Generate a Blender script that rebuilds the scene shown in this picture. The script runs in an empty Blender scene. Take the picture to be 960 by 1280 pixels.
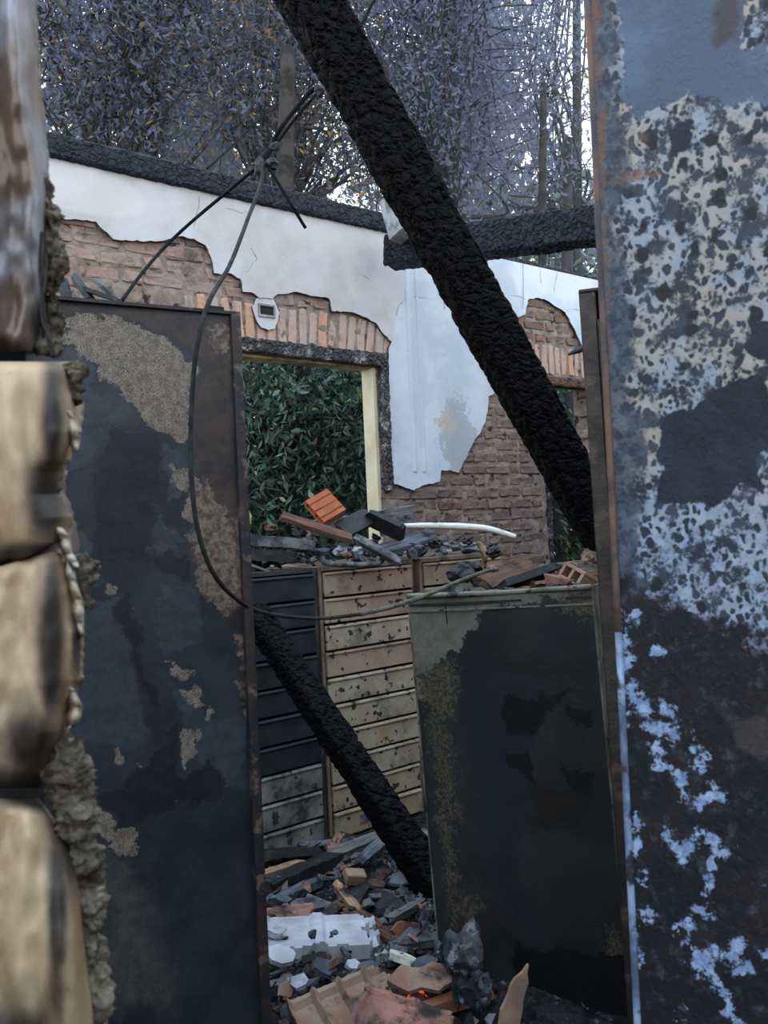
import bpy, bmesh, math, random
import numpy as np
from mathutils import Vector, Matrix, noise as mnoise
random.seed(7); rng = np.random.default_rng(7)
sc = bpy.context.scene
C = sc.collection

# ------------------------------------------------------------------ camera, sky, exposure
F = 1050.0; ROLL = 0.046; PITCH = 0.0095
CAM = Vector((0, 0, 1.5))
FW = Vector((0, 1, PITCH)).normalized()
RT = Vector((1, 0, -ROLL)).normalized()
UP = RT.cross(FW).normalized()
cd = bpy.data.cameras.new('camera'); cam = bpy.data.objects.new('camera', cd); C.objects.link(cam)
cd.sensor_fit = 'VERTICAL'; cd.sensor_height = 36; cd.lens = F/1280*36; cd.clip_start = .02; cd.clip_end = 200
cam.matrix_world = Matrix(((RT.x, UP.x, -FW.x, CAM.x), (RT.y, UP.y, -FW.y, CAM.y), (RT.z, UP.z, -FW.z, CAM.z), (0, 0, 0, 1)))
cd.dof.use_dof = True; cd.dof.focus_distance = 3.6; cd.dof.aperture_fstop = 14
sc.camera = cam
w = bpy.data.worlds.new('sky'); sc.world = w; w.use_nodes = True
wn = w.node_tree.nodes; wl = w.node_tree.links
bg = wn['Background']; tc = wn.new('ShaderNodeTexCoord'); sx = wn.new('ShaderNodeSeparateXYZ'); cr = wn.new('ShaderNodeValToRGB')
wl.new(tc.outputs['Generated'], sx.inputs[0]); wl.new(sx.outputs['Z'], cr.inputs[0]); wl.new(cr.outputs[0], bg.inputs[0])
cr.color_ramp.elements[0].position = 0.0; cr.color_ramp.elements[0].color = (.95, .96, .93, 1)
cr.color_ramp.elements[1].position = .75; cr.color_ramp.elements[1].color = (.66, .81, 1.0, 1)
bg.inputs[1].default_value = 2.0
sd = bpy.data.lights.new('sun', 'SUN'); sun = bpy.data.objects.new('sun', sd); C.objects.link(sun)
sd.energy = 1.6; sd.angle = math.radians(4); sd.color = (1, .86, .62)
sun.rotation_euler = Vector((.55, -1, -.6)).to_track_quat('-Z', 'Y').to_euler()   # low sun beyond the trees
sc.view_settings.view_transform = 'Standard'; sc.view_settings.look = 'None'; sc.view_settings.gamma = 1
sc.view_settings.exposure = 0.5; sc.view_settings.use_curve_mapping = False

# ------------------------------------------------------------------ from sight lines to places
def ray(px, py): return FW + RT*((px-480)/F) - UP*((py-640)/F)
def gy(px, py, y):                      # point at distance y in front
    d = ray(px, py); return CAM + d*(y/d.y)
def gz(px, py, z):
    d = ray(px, py); return CAM + d*((z-1.5)/d.z)
def proj(co):                           # numpy (n,3) -> px, py
    p = co - np.array(CAM); z = p @ np.array(FW)
    return 480 + F*(p @ np.array(RT))/z, 640 - F*(p @ np.array(UP))/z
class Frame:                            # vertical plane: origin o, turned by a
    def __init__(s, o, a): s.o = Vector(o); s.a = a; s.t = Vector((math.cos(a), math.sin(a), 0)); s.n = Vector((-math.sin(a), math.cos(a), 0))
    def at(s, px, py, off=0):
        d = ray(px, py); k = ((s.o + s.n*off - CAM).dot(s.n))/d.dot(s.n); p = CAM + d*k - s.o
        return p.dot(s.t), p.z
    def place(s, o): o.location = s.o; o.rotation_euler = (0, 0, s.a)
    def w(s, x, y, z): return s.o + s.t*x + s.n*y + Vector((0, 0, z))
def hf(x, y):                           # height of the ash heap
    t = min(max((3.75-y)/1.75, 0), 1)
    return .05 + .31*t*t*(3-2*t)*.9 + .04*mnoise.noise(Vector((x*3.1, y*3.1, 1.7))) + .015*mnoise.noise(Vector((x*11, y*11, 3)))
def gh(px, py, dz=0):
    d = ray(px, py); k = 1.2/d.y
    while k < 6:
        p = CAM + d*k
        if p.z <= hf(p.x, p.y)+dz: break
        k += .01
    return p

# ------------------------------------------------------------------ object helpers
def tag(o, label=None, cat=None, group=None, kind=None):
    if label: o['label'] = label
    if cat: o['category'] = cat
    if group: o['group'] = group
    if kind: o['kind'] = kind
    return o
def empty(name, loc, label, cat, group=None, rz=0):
    o = bpy.data.objects.new(name, None); C.objects.link(o); o.location = loc; o.rotation_euler = (0, 0, rz); o.empty_display_size = .1
    return tag(o, label, cat, group)
def link(name, me, parent=None, mat=None):
    o = bpy.data.objects.new(name, me); C.objects.link(o)
    if mat is not None and len(me.materials) == 0:
        for m in (mat if isinstance(mat, (list, tuple)) else [mat]): me.materials.append(m)
    if parent: o.parent = parent
    return o
def mesh(name, v, f, smooth=False):
    me = bpy.data.meshes.new(name); me.from_pydata([tuple(p) for p in v], [], f); me.update()
    if smooth: me.shade_smooth()
    return me
def fast_mesh(name, v, f, k):           # v (n,3) f (m,k)
    me = bpy.data.meshes.new(name); me.vertices.add(len(v)); me.vertices.foreach_set('co', v.astype(np.float32).ravel())
    me.loops.add(len(f)*k); me.loops.foreach_set('vertex_index', f.astype(np.int32).ravel())
    me.polygons.add(len(f)); me.polygons.foreach_set('loop_start', np.arange(0, len(f)*k, k, dtype=np.int32))
    me.polygons.foreach_set('loop_total', np.full(len(f), k, dtype=np.int32)); me.update(calc_edges=True); me.validate()
    return me
def fattr(me, name, vals):
    a = me.attributes.new(name, 'FLOAT', 'POINT'); a.data.foreach_set('value', np.asarray(vals, dtype=np.float32))
def bm_mesh(name, bm, smooth=False):
    me = bpy.data.meshes.new(name); bmesh.ops.recalc_face_normals(bm, faces=bm.faces); bm.to_mesh(me); bm.free()
    if smooth: me.shade_smooth()
    return me
def bm_box(bm, x0, x1, y0, y1, z0, z1, bev=0, jit=0, seg=1):
    r = bmesh.ops.create_cube(bm, size=1); vs = r['verts']
    for v in vs:
        v.co = Vector((x0+(v.co.x+.5)*(x1-x0), y0+(v.co.y+.5)*(y1-y0), z0+(v.co.z+.5)*(z1-z0)))
    if bev:
        es = list({e for v in vs for e in v.link_edges})
        bmesh.ops.bevel(bm, geom=es, offset=bev, segments=seg, affect='EDGES', profile=.6)
    return bm
def box(name, x0, x1, y0, y1, z0, z1, mat, parent=None, bev=0, seg=1):
    bm = bmesh.new(); bm_box(bm, x0, x1, y0, y1, z0, z1, bev, seg=seg); return link(name, bm_mesh(name, bm), parent, mat)
def tube_mesh(name, pts, rad, seg=8, smooth_pts=True, wob=0):
    P = [Vector(p) for p in pts]
    if smooth_pts and len(P) > 2:
        Q = []; n = len(P)
        R = rad if isinstance(rad, (list, tuple)) else [rad]*n; RR = []
        for i in range(n-1):
            p0, p1, p2, p3 = P[max(i-1, 0)], P[i], P[i+1], P[min(i+2, n-1)]
            for k in range(6):
                t = k/6; Q.append(.5*((2*p1)+(p2-p0)*t+(2*p0-5*p1+4*p2-p3)*t*t+(-p0+3*p1-3*p2+p3)*t**3)); RR.append(R[i]*(1-t)+R[i+1]*t)
        Q.append(P[-1]); RR.append(R[-1]); P = Q; rad = RR
    if not isinstance(rad, (list, tuple)): rad = [rad]*len(P)
    V = []; Fc = []; up = Vector((.3, .2, 1)).normalized()
    for i, p in enumerate(P):
        t = (P[min(i+1, len(P)-1)]-P[max(i-1, 0)]).normalized()
        a = t.cross(up);
        if a.length < .1: a = t.cross(Vector((1, 0, 0)))
        a.normalize(); b = t.cross(a)
        for k in range(seg):
            an = 2*math.pi*k/seg; r = rad[i]*(1+wob*random.uniform(-1, 1)); V.append(p+a*math.cos(an)*r+b*math.sin(an)*r)
    for i in range(len(P)-1):
        for k in range(seg):
            Fc.append((i*seg+k, i*seg+(k+1) % seg, (i+1)*seg+(k+1) % seg, (i+1)*seg+k))
    Fc.append(tuple(range(seg))[::-1]); Fc.append(tuple((len(P)-1)*seg+k for k in range(seg)))
    return mesh(name, V, Fc, True)
def tube(name, pts, rad, mat, parent=None, seg=8, **k): return link(name, tube_mesh(name, pts, rad, seg, **k), parent, mat)
def inside(p, poly):
    x, y = p; c = False; n = len(poly); j = n-1
    for i in range(n):
        xi, yi = poly[i]; xj, yj = poly[j]
        if (yi > y) != (yj > y) and x < (xj-xi)*(y-yi)/(yj-yi)+xi: c = not c
        j = i
    return c
def ragged(poly, step=.02, amp=.005, keep=()):
    out = []
    for i in range(len(poly)):
        a = Vector(poly[i]); b = Vector(poly[(i+1) % len(poly)]); L = (b-a).length; out.append(tuple(a))
        if i in keep or L < step: continue
        n = int(L/step); nn = Vector((-(b-a).y, (b-a).x))/L
        for k in range(1, n):
            q = a+(b-a)*(k/n); s = amp*(mnoise.noise(Vector((q.x*22, q.y*22, 0)))*2.2+random.uniform(-.5, .5)); q = q+nn*s; out.append(tuple(q))
    return out
def slab(name, poly, y0, y1, mats, parent=None):        # polygon in local x,z extruded along y; face material 0, edge 1
    bm = bmesh.new(); vs = [bm.verts.new((x, y0, z)) for x, z in poly]; f = bm.faces.new(vs)
    r = bmesh.ops.extrude_face_region(bm, geom=[f]); nv = [g for g in r['geom'] if isinstance(g, bmesh.types.BMVert)]
    for v in nv: v.co.y = y1
    for g in bm.faces:
        ys = [v.co.y for v in g.verts]; g.material_index = 0 if max(ys)-min(ys) < 1e-6 else min(1, len(mats)-1)
    bmesh.ops.triangulate(bm, faces=[g for g in bm.faces if len(g.verts) > 4])
    return link(name, bm_mesh(name, bm), parent, mats)

# ------------------------------------------------------------------ material helpers
class G:
    def __init__(s, name):
        s.m = bpy.data.materials.new(name); s.m.use_nodes = True; s.t = s.m.node_tree; s.n = s.t.nodes
        s.b = s.n['Principled BSDF']; s.out = s.n['Material Output']; s.tc = s.n.new('ShaderNodeTexCoord'); s.co = s.tc.outputs['Object']
    def lk(s, a, i):
        if hasattr(a, 'is_linked') or isinstance(a, bpy.types.NodeSocket): s.t.links.new(a, i)
        elif isinstance(a, tuple) and len(a) == 3 and i.type == 'RGBA': i.default_value = (*a, 1)
        else: i.default_value = a
    def noise(s, sc, det=4, ro=.6, co=None, dist=0, sub=0):
        n = s.n.new('ShaderNodeTexNoise'); n.inputs['Scale'].default_value = sc; n.inputs['Detail'].default_value = det; n.inputs['Roughness'].default_value = ro
        n.inputs['Distortion'].default_value = dist; s.t.links.new(co or s.co, n.inputs['Vector']); return n.outputs[0]
    def vor(s, sc, feat='F1', co=None, out=0, rnd=1):
        n = s.n.new('ShaderNodeTexVoronoi'); n.feature = feat; n.inputs['Scale'].default_value = sc; n.inputs['Randomness'].default_value = rnd
        s.t.links.new(co or s.co, n.inputs['Vector']); return n.outputs[out]
    def ma(s, op, a, b=0.0, c=0.0):
        n = s.n.new('ShaderNodeMath'); n.operation = op
        for x, i in ((a, 0), (b, 1), (c, 2)): s.lk(x, n.inputs[i])
        return n.outputs[0]
    def step(s, v, lo, hi):
        n = s.n.new('ShaderNodeMapRange'); s.lk(v, n.inputs[0]); n.inputs[1].default_value = lo; n.inputs[2].default_value = hi; n.interpolation_type = 'SMOOTHSTEP'; return n.outputs[0]
    def mix(s, f, a, b, mode='MIX'):
        n = s.n.new('ShaderNodeMix'); n.data_type = 'RGBA'; n.blend_type = mode; s.lk(f, n.inputs[0]); s.lk(a, n.inputs[6]); s.lk(b, n.inputs[7]); return n.outputs[2]
    def ramp(s, f, stops):
        n = s.n.new('ShaderNodeValToRGB'); s.lk(f, n.inputs[0]); e = n.color_ramp.elements
        while len(e) < len(stops): e.new(.5)
        for k, (p, c) in enumerate(stops): e[k].position = p; e[k].color = (*c, 1)
        return n.outputs[0]
    def attr(s, name, t='GEOMETRY'):
        n = s.n.new('ShaderNodeAttribute'); n.attribute_name = name; n.attribute_type = t; return n.outputs['Fac']
    def rnd(s): n = s.n.new('ShaderNodeObjectInfo'); return n.outputs['Random']
    def shift(s):                           # object coordinates offset by the object's own random number
        n = s.n.new('ShaderNodeVectorMath'); n.operation = 'ADD'; s.t.links.new(s.co, n.inputs[0]); r = s.ma('MULTIPLY', s.rnd(), 37.0)
        c = s.n.new('ShaderNodeCombineXYZ')
        for i in range(3): s.t.links.new(r, c.inputs[i])
        s.t.links.new(c.outputs[0], n.inputs[1]); s.co = n.outputs[0]
    def scale(s, x, y, z):
        n = s.n.new('ShaderNodeMapping'); n.inputs['Scale'].default_value = (x, y, z); s.t.links.new(s.co, n.inputs[0]); return n.outputs[0]
    def bump(s, h, st=.5, d=.01):
        n = s.n.new('ShaderNodeBump'); n.inputs['Strength'].default_value = st; n.inputs['Distance'].default_value = d; s.t.links.new(h, n.inputs['Height'])
        if s.b.inputs['Normal'].is_linked: s.t.links.new(s.b.inputs['Normal'].links[0].from_socket, n.inputs['Normal'])
        s.t.links.new(n.outputs[0], s.b.inputs['Normal'])
    def fin(s, col, rough=.8, metal=0.0, spec=.5):
        s.lk(col, s.b.inputs['Base Color']); s.lk(rough, s.b.inputs['Roughness']); s.lk(metal, s.b.inputs['Metallic']); s.b.inputs['Specular IOR Level'].default_value = spec; return s.m
def srgb(h):
    h = h.lstrip('#'); o = []
    for i in (0, 2, 4):
        c = int(h[i:i+2], 16)/255; o.append(c/12.92 if c < .04045 else ((c+.055)/1.055)**2.4)
    return tuple(o)
S = srgb
def m_two(name, a, b, sc=12, lo=.4, hi=.6, rough=.85, bump=.3, bs=60, spec=.2, shift=True, c=None, csc=40, metal=0.0, det=6):
    g = G(name)
    if shift: g.shift()
    col = g.mix(g.step(g.noise(sc, det), lo, hi), a, b)
    if c: col = g.mix(g.step(g.noise(csc, 5), .56, .64), col, c)
    g.bump(g.noise(bs, 5), bump, .006); return g.fin(col, rough, metal, spec)
def m_char(name, base, ash, ashlo=.55, ashhi=.75, vs=34, bd=.012, spec=.5, rough=.55):
    g = G(name); col = g.mix(g.step(g.noise(9, 6, .7), ashlo, ashhi), base, ash)
    e = g.vor(vs, 'DISTANCE_TO_EDGE'); k = g.step(e, 0, .12); g.bump(k, .8, bd); g.bump(g.noise(120, 4), .4, .004)
    return g.fin(col, rough, 0, spec)
M = {}
M['char'] = m_char('charred timber', (.005, .005, .006), (.018, .019, .023), .58, .72, spec=.2, rough=.6)
M['charwood'] = m_two('charcoal black wood', (.007, .007, .009), (.045, .045, .05), 18, .5, .75, .6, .7, 45, .5)
M['chargrey'] = m_two('ashy charred wood', (.03, .032, .037), (.16, .165, .175), 14, .4, .65, .8, .6, 50, .3)
M['plate'] = m_char('blue grey charred plate', (.007, .010, .019), (.02, .027, .046), .48, .7, 30, .012, .25, .6)
def wood(name, a, b, c=None):
    g = G(name); g.shift(); v = g.scale(2, 26, 26); col = g.mix(g.step(g.noise(3, 5, .6, v), .35, .65), a, b)
    col = g.mix(g.step(g.noise(5, 5, .7), .52, .66), col, c or (.012, .012, .014)); g.bump(g.noise(4, 5, .7, v), .5, .006); return g.fin(col, .85, 0, .2)
M['greywood'] = wood('weathered grey wood', (.19, .185, .18), (.09, .088, .09))
M['bluewood'] = wood('ash blue wood', (.15, .17, .2), (.055, .062, .078))
M['brownwood'] = wood('scorched brown wood', (.15, .085, .055), (.06, .035, .026))
M['tanwood'] = wood('tan split wood', (.42, .28, .16), (.2, .13, .08))
M['whitewood'] = wood('pale painted wood', (.74, .72, .66), (.62, .6, .55), (.3, .28, .26))
def tile(name, a, b, soot, lo=.5, hi=.7):
    g = G(name); g.shift(); col = g.mix(g.step(g.noise(9, 5), .35, .65), a, b); col = g.mix(g.step(g.noise(7, 7, .7, dist=.6), lo, hi), col, soot)
    g.bump(g.noise(70, 5), .5, .004); return g.fin(col, .85, 0, .3)
M['terracotta'] = tile('terracotta', S('9c6653'), S('7f5142'), (.05, .04, .038), .5, .66)
M['orange'] = tile('clean orange terracotta', S('a9603f'), S('8f5037'), (.12, .06, .04), .52, .7)
M['pinktile'] = tile('sooty pink terracotta', S('a8796a'), S('7c5c52'), (.035, .03, .03), .48, .62)
M['tantile'] = tile('ash dusted terracotta', S('9a8574'), S('8a6450'), (.04, .035, .032), .5, .68)
M['whitetile'] = tile('white ash coated tile', S('b9bcc6'), S('a09fa8'), (.06, .06, .07), .6, .72)
M['bluetile'] = tile('blue grey tile', S('5c6470'), S('3d444e'), (.02, .02, .024), .5, .65)
M['whitebit'] = m_two('pale ash', S('b8bcc2'), S('8e939c'), 20, .4, .6, .9, .5, 60, .2)
M['ashrock'] = m_two('grey ash crust', S('4a5058'), S('1b1e23'), 16, .4, .58, .8, .9, 40, .3, c=S('7d838a'), csc=30)
# floor of ash
g = G('ash and cinders'); col = g.mix(g.step(g.noise(14, 8, .75), .42, .62), (.012, .012, .015), (.07, .07, .078)); col = g.mix(g.step(g.noise(34, 5), .62, .7), col, (.22, .22, .24))
g.bump(g.noise(30, 8, .8), 1, .03); M['ash'] = g.fin(col, .9, 0, .2)
g = G('earth'); M['earth'] = g.fin(g.mix(g.noise(3, 6), (.06, .06, .03), (.12, .1, .06)), .95)
# bricks
g = G('fired brick'); g.shift()
col = g.ramp(g.rnd(), [(0, S('6f5f5c')), (.3, S('847069')), (.6, S('786863')), (.8, S('8a6a62')), (1, S('665a58'))])
gw = g.n.new('ShaderNodeNewGeometry'); sb = g.noise(2.6, 5, .65, gw.outputs['Position'])
col = g.mix(g.step(g.noise(22, 6, .7), .45, .72), col, S('5d4b47')); col = g.mix(g.ma('MULTIPLY', g.step(sb, .52, .68), .75), col, (.045, .04, .042)); g.bump(g.noise(28, 7, .75), 1, .012); g.bump(g.noise(130, 4), .4, .002)
M['brick'] = g.fin(col, .92, 0, .15)
g = G('pale arch brick'); g.shift()
col = g.ramp(g.rnd(), [(0, S('a8978f')), (.4, S('ae968b')), (.7, S('b3968a')), (.85, S('b8917a')), (1, S('a89a94'))])
col = g.mix(g.step(g.noise(20, 6, .7), .5, .75), col, S('8b6e60')); g.bump(g.noise(40, 6, .7), .9, .008); M['archbrick'] = g.fin(col, .92, 0, .15)
g = G('warm pale brick'); g.shift()
col = g.ramp(g.rnd(), [(0, S('94847f')), (.4, S('a08a82')), (.7, S('967b74')), (1, S('857572'))])
gw = g.n.new('ShaderNodeNewGeometry'); sb = g.noise(3.4, 5, .65, gw.outputs['Position'])
col = g.mix(g.step(g.noise(18, 7, .75), .5, .72), col, S('75605a')); col = g.mix(g.ma('MULTIPLY', g.step(sb, .55, .66), .7), col, (.06, .055, .06)); g.bump(g.noise(28, 7, .75), 1, .012); M['palebrick'] = g.fin(col, .92, 0, .15)
M['mortar'] = m_two('crumbling mortar', S('75695f'), S('8c8078'), 14, .4, .6, .95, 1, 50, .1, shift=False, c=(.03, .028, .03), csc=9)
def plaster(name, a, b, stains):
    g = G(name); col = g.mix(g.step(g.noise(2.2, 6, .65), .4, .62), a, b); col = g.mix(g.ma('MULTIPLY', g.step(g.noise(24, 5, .7), .6, .72), .35), col, (.35, .36, .38))
    sp = g.n.new('ShaderNodeSeparateXYZ'); g.t.links.new(g.co, sp.inputs[0]); nz = g.noise(10, 6, .75)
    for (x, z, rx, rz, c, st, am) in stains:
        dx = g.ma('POWER', g.ma('ABSOLUTE', g.ma('DIVIDE', g.ma('SUBTRACT', sp.outputs[0], x), rx)), 2); dz = g.ma('POWER', g.ma('ABSOLUTE', g.ma('DIVIDE', g.ma('SUBTRACT', sp.outputs[2], z), rz)), 2)
        d = g.ma('SUBTRACT', 1.0, g.ma('SQRT', g.ma('ADD', dx, dz))); d = g.ma('ADD', d, g.ma('MULTIPLY', g.ma('SUBTRACT', nz, .5), am))
        col = g.mix(g.ma('MULTIPLY', g.step(d, 0, .18), st), col, c)
    g.bump(g.noise(7, 6, .6), .35, .02); g.bump(g.noise(60, 4), .3, .003); return g.fin(col, .8, 0, .3)
M['yellow'] = m_two('pale yellow paint', S('bdb69c'), S('aba287'), 6, .4, .7, .6, .15, 40, .4)
M['yellowdull'] = m_two('scorched yellow paint', S('b59f7a'), S('6d5b46'), 8, .4, .65, .7, .3, 40, .3)
M['rope'] = m_two('grey green rope', S('6d6f60'), S('4d5048'), 60, .4, .6, .8, .5, 200, .3)
M['cable'] = m_two('burnt cable', (.006, .006, .007), (.016, .017, .02), 30, .5, .7, .8, .3, 90, .1)
M['greycable'] = m_two('grey burnt cable', (.022, .023, .023), (.05, .05, .048), 30, .4, .7, .8, .3, 90, .1)
M['box'] = m_two('grey junction box', S('a09c97'), S('7a7672'), 20)
M['dark'] = G('near black fill').fin((.008, .008, .008), .9)
M['bark'] = m_two('bark', S('3c3937'), S('262424'), 8, .4, .6, .9, 1, 20, .2)
M['paintbit'] = m_two('whitewashed board', S('8f9499'), S('63686e'), 9, .4, .6)
g = G('glowing ember'); c = g.step(g.noise(40, 4), .52, .66); g.t.links.new(g.mix(c, (.02, .004, .003), (1, .09, .03)), g.b.inputs['Emission Color']); g.b.inputs['Emission Strength'].default_value = .55; M['ember'] = g.fin((.04, .015, .012), .9)
# burnt steel: layers of (attribute, colour a, colour b, noise scale, amount, width, colour noise scale)
def steel(name, base, base2, layers, rough=.6, metal=0.0, bsc=5, crack=None, spec=.4, bump=.25):
    g = G(name); col = g.mix(g.step(g.noise(bsc, 7, .7), .38, .62), base, base2); h = g.noise(70, 5)
    for (at, a, b, ns, am, wd, cs) in layers:
        f = g.ma('ADD', g.attr(at), g.ma('MULTIPLY', g.ma('SUBTRACT', g.noise(ns, 8, .72), .5), am)); k = g.step(f, 0, wd)
        cc = g.mix(g.step(g.noise(cs, 6, .75), .4, .6), a, b); col = g.mix(k, col, cc)
        if at == crack:
            e = g.step(g.vor(260, 'DISTANCE_TO_EDGE'), .0, .13); col = g.mix(g.ma('MULTIPLY', k, g.ma('SUBTRACT', 1.0, e)), col, (.05, .04, .035))
        h = g.ma('ADD', h, g.ma('MULTIPLY', k, .6))
    g.bump(h, bump, .003); return g.fin(col, rough, metal, spec)
def blobs(px, py, L):
    v = np.full(px.shape, -3.0)
    for (cx, cy, rx, ry) in L: v = np.maximum(v, (1-np.sqrt(((px-cx)/rx)**2+((py-cy)/ry)**2)))
    return v
def fpoly(px, py, polys, R_=20.0):
    out = np.full(px.shape, -3.0)
    for P in polys:
        d = np.full(px.shape, 1e9); ins = np.zeros(px.shape, bool); n = len(P)
        for i in range(n):
            x1, y1 = P[i]; x2, y2 = P[(i+1) % n]; L2 = (x2-x1)**2+(y2-y1)**2+1e-9; t = np.clip(((px-x1)*(x2-x1)+(py-y1)*(y2-y1))/L2, 0, 1)
            d = np.minimum(d, np.hypot(px-x1-t*(x2-x1), py-y1-t*(y2-y1)))
            c = ((y1 > py) != (y2 > py)) & (px < (x2-x1)*(py-y1)/(y2-y1+1e-12)+x1); ins ^= c
        out = np.maximum(out, np.clip(np.where(ins, d, -d)/R_, -3, 3))
    return out
def fline(px, py, lines, r):
    out = np.full(px.shape, -3.0)
    for P in lines:
        P = P if len(P) > 1 else P*2
        for (x1, y1), (x2, y2) in zip(P[:-1], P[1:]):
            L2 = (x2-x1)**2+(y2-y1)**2+1e-9; t = np.clip(((px-x1)*(x2-x1)+(py-y1)*(y2-y1))/L2, 0, 1); out = np.maximum(out, 1-np.hypot(px-x1-t*(x2-x1), py-y1-t*(y2-y1))/r)
    return out
def warp(px, py, co, amp, sc):
    w1 = np.array([mnoise.fractal(Vector(c)*sc, 1.0, 2.0, 4) for c in co]); w2 = np.array([mnoise.fractal(Vector(c)*sc+Vector((7, 3, 9)), 1.0, 2.0, 4) for c in co]); return px+amp*w1, py+amp*w2
def panel(name, W, H, step, z0, mat, parent, disp=None, fields=None, y=0.0, thick=.0, x0=0):
    nx = max(2, int(W/step)); nz = max(2, int(H/step)); X, Z = np.meshgrid(np.linspace(x0, x0+W, nx+1), np.linspace(z0, z0+H, nz+1))
    Y = np.full(X.shape, y); 
    if disp is not None: Y = Y + disp(X, Z)
    v = np.stack([X.ravel(), Y.ravel(), Z.ravel()], 1); i = np.arange(nx)[None, :] + (nx+1)*np.arange(nz)[:, None]; i = i.ravel()
    f = np.stack([i, i+1, i+nx+2, i+nx+1], 1); me = fast_mesh(name, v, f, 4); me.shade_smooth(); o = link(name, me, parent, mat)
    if fields:
        fr = fields['frame']; wco = np.array(fr.o)[None] + v[:, :1]*np.array(fr.t)[None] + v[:, 1:2]*np.array(fr.n)[None] + np.array([[0, 0, 1]])*v[:, 2:]
        px, py = proj(wco); px, py = warp(px, py, v, fields.pop('warp', 10), fields.pop('wsc', 18))
        for k, L in fields.items():
            if k != 'frame': fattr(me, k, L(px, py) if callable(L) else blobs(px, py, L))
    if thick:
        md = o.modifiers.new('s', 'SOLIDIFY'); md.thickness = thick; md.offset = -1
    return o

# ------------------------------------------------------------------ charred beams
def char_beam(name, p0, p1, w, h, mat, label, cat='beam', cell=.04, depth=.012, step=.012, roll=0, parent=None, taper=1, bow=0, group=None):
    p0 = Vector(p0); p1 = Vector(p1); L = (p1-p0).length; t = (p1-p0).normalized()
    a = (t.cross(Vector((0, 0, 1))) if abs(t.z) < .99 else t.cross(Vector((math.sin(WA), -math.cos(WA), 0)))).normalized(); b = a.cross(t); q = Matrix.Rotation(roll, 3, t); a = q @ a; b = q @ b
    per = 2*(w+h); m = max(16, int(per/step)); n = int(L/step); r = .018 if w > .06 else w*.2
    base = []                                # rounded rectangle
    for k in range(m):
        s = per*k/m
        if s < w: x, y = s-w/2, -h/2
        elif s < w+h: x, y = w/2, s-w-h/2
        elif s < 2*w+h: x, y = w/2-(s-w-h), h/2
        else: x, y = -w/2, h/2-(s-2*w-h)
        cx, cy = max(-w/2+r, min(w/2-r, x)), max(-h/2+r, min(h/2-r, y)); d = math.hypot(x-cx, y-cy)
        if d > 1e-6 and d > r: x, y = cx+(x-cx)*r/d, cy+(y-cy)*r/d
        nr = Vector((x-cx, y-cy)) if d > 1e-6 else Vector((x, y)); nr.normalize(); base.append((x, y, nr.x, nr.y))
    base = np.array(base); ls = np.linspace(0, L, n+1); SS, LL = np.meshgrid(np.arange(m)*per/m, ls)
    nc = int(L*per/(cell*cell)); cp = np.stack([rng.uniform(0, L, nc), rng.uniform(0, per, nc)], 1); cp = np.concatenate([cp, cp+[0, per], cp-[0, per]]); cp = cp[(cp[:, 1] > -cell*3) & (cp[:, 1] < per+cell*3)]
    Q = np.stack([LL.ravel(), SS.ravel()], 1); d1 = np.empty(len(Q)); d2 = np.empty(len(Q))
    for i in range(0, len(Q), 2000):
        qq = Q[i:i+2000]; sel = cp[(cp[:, 0] > qq[0, 0]-cell*4) & (cp[:, 0] < qq[-1, 0]+cell*4)]
        D = (((qq[:, None, 0]-sel[None, :, 0])*1.15)**2+(qq[:, None, 1]-sel[None, :, 1])**2)**.5; D.partition(1, axis=1); d1[i:i+2000] = D[:, 0]; d2[i:i+2000] = D[:, 1]
    e = np.clip((d2-d1)/(cell*.24), 0, 1); dis = (-depth*(1-e)**1.5 + depth*.5*np.clip(1-d1/(cell*.8), 0, 1)).reshape(SS.shape)
    lump = np.array([[mnoise.noise(Vector((l*6, k*.25, p0.x*9)))*depth*.9 for k in (0, 1)] for l in ls]).mean(1); dis = dis+lump[:, None]
    sc_ = (1+(taper-1)*ls/L)[:, None]
    X = (base[None, :, 0]*sc_+base[None, :, 2]*dis); Y = (base[None, :, 1]*sc_+base[None, :, 3]*dis)
    ctr = ls[:, None, None]*np.array(t)[None, None]; bw = (bow*np.sin(np.pi*ls/L))[:, None, None]*np.array(b)[None, None]
    V = ctr+bw+X[..., None]*np.array(a)+Y[..., None]*np.array(b); V = V.reshape(-1, 3)
    i = np.arange(n)[:, None]*m; k = np.arange(m)[None]; k2 = (k+1) % m
    f = np.stack([(i+k).ravel(), (i+k2).ravel(), (i+m+k2).ravel(), (i+m+k).ravel()], 1)
    c0, c1 = np.zeros(3)-np.array(t)*.0, np.array(t)*L; V = np.concatenate([V, [c0], [c1]]); nv = len(V); kk = np.arange(m); kk2 = (kk+1) % m
    me = bpy.data.meshes.new(name)
    faces = f.tolist()+[(nv-2, int(y), int(x)) for x, y in zip(kk, kk2)]+[(nv-1, int(n*m+x), int(n*m+y)) for x, y in zip(kk, kk2)]
    me.from_pydata(V.tolist(), [], faces); me.update(); o = link(name, me, parent, mat); o.location = p0
    if label: tag(o, label, cat, group)
    return o

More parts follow.
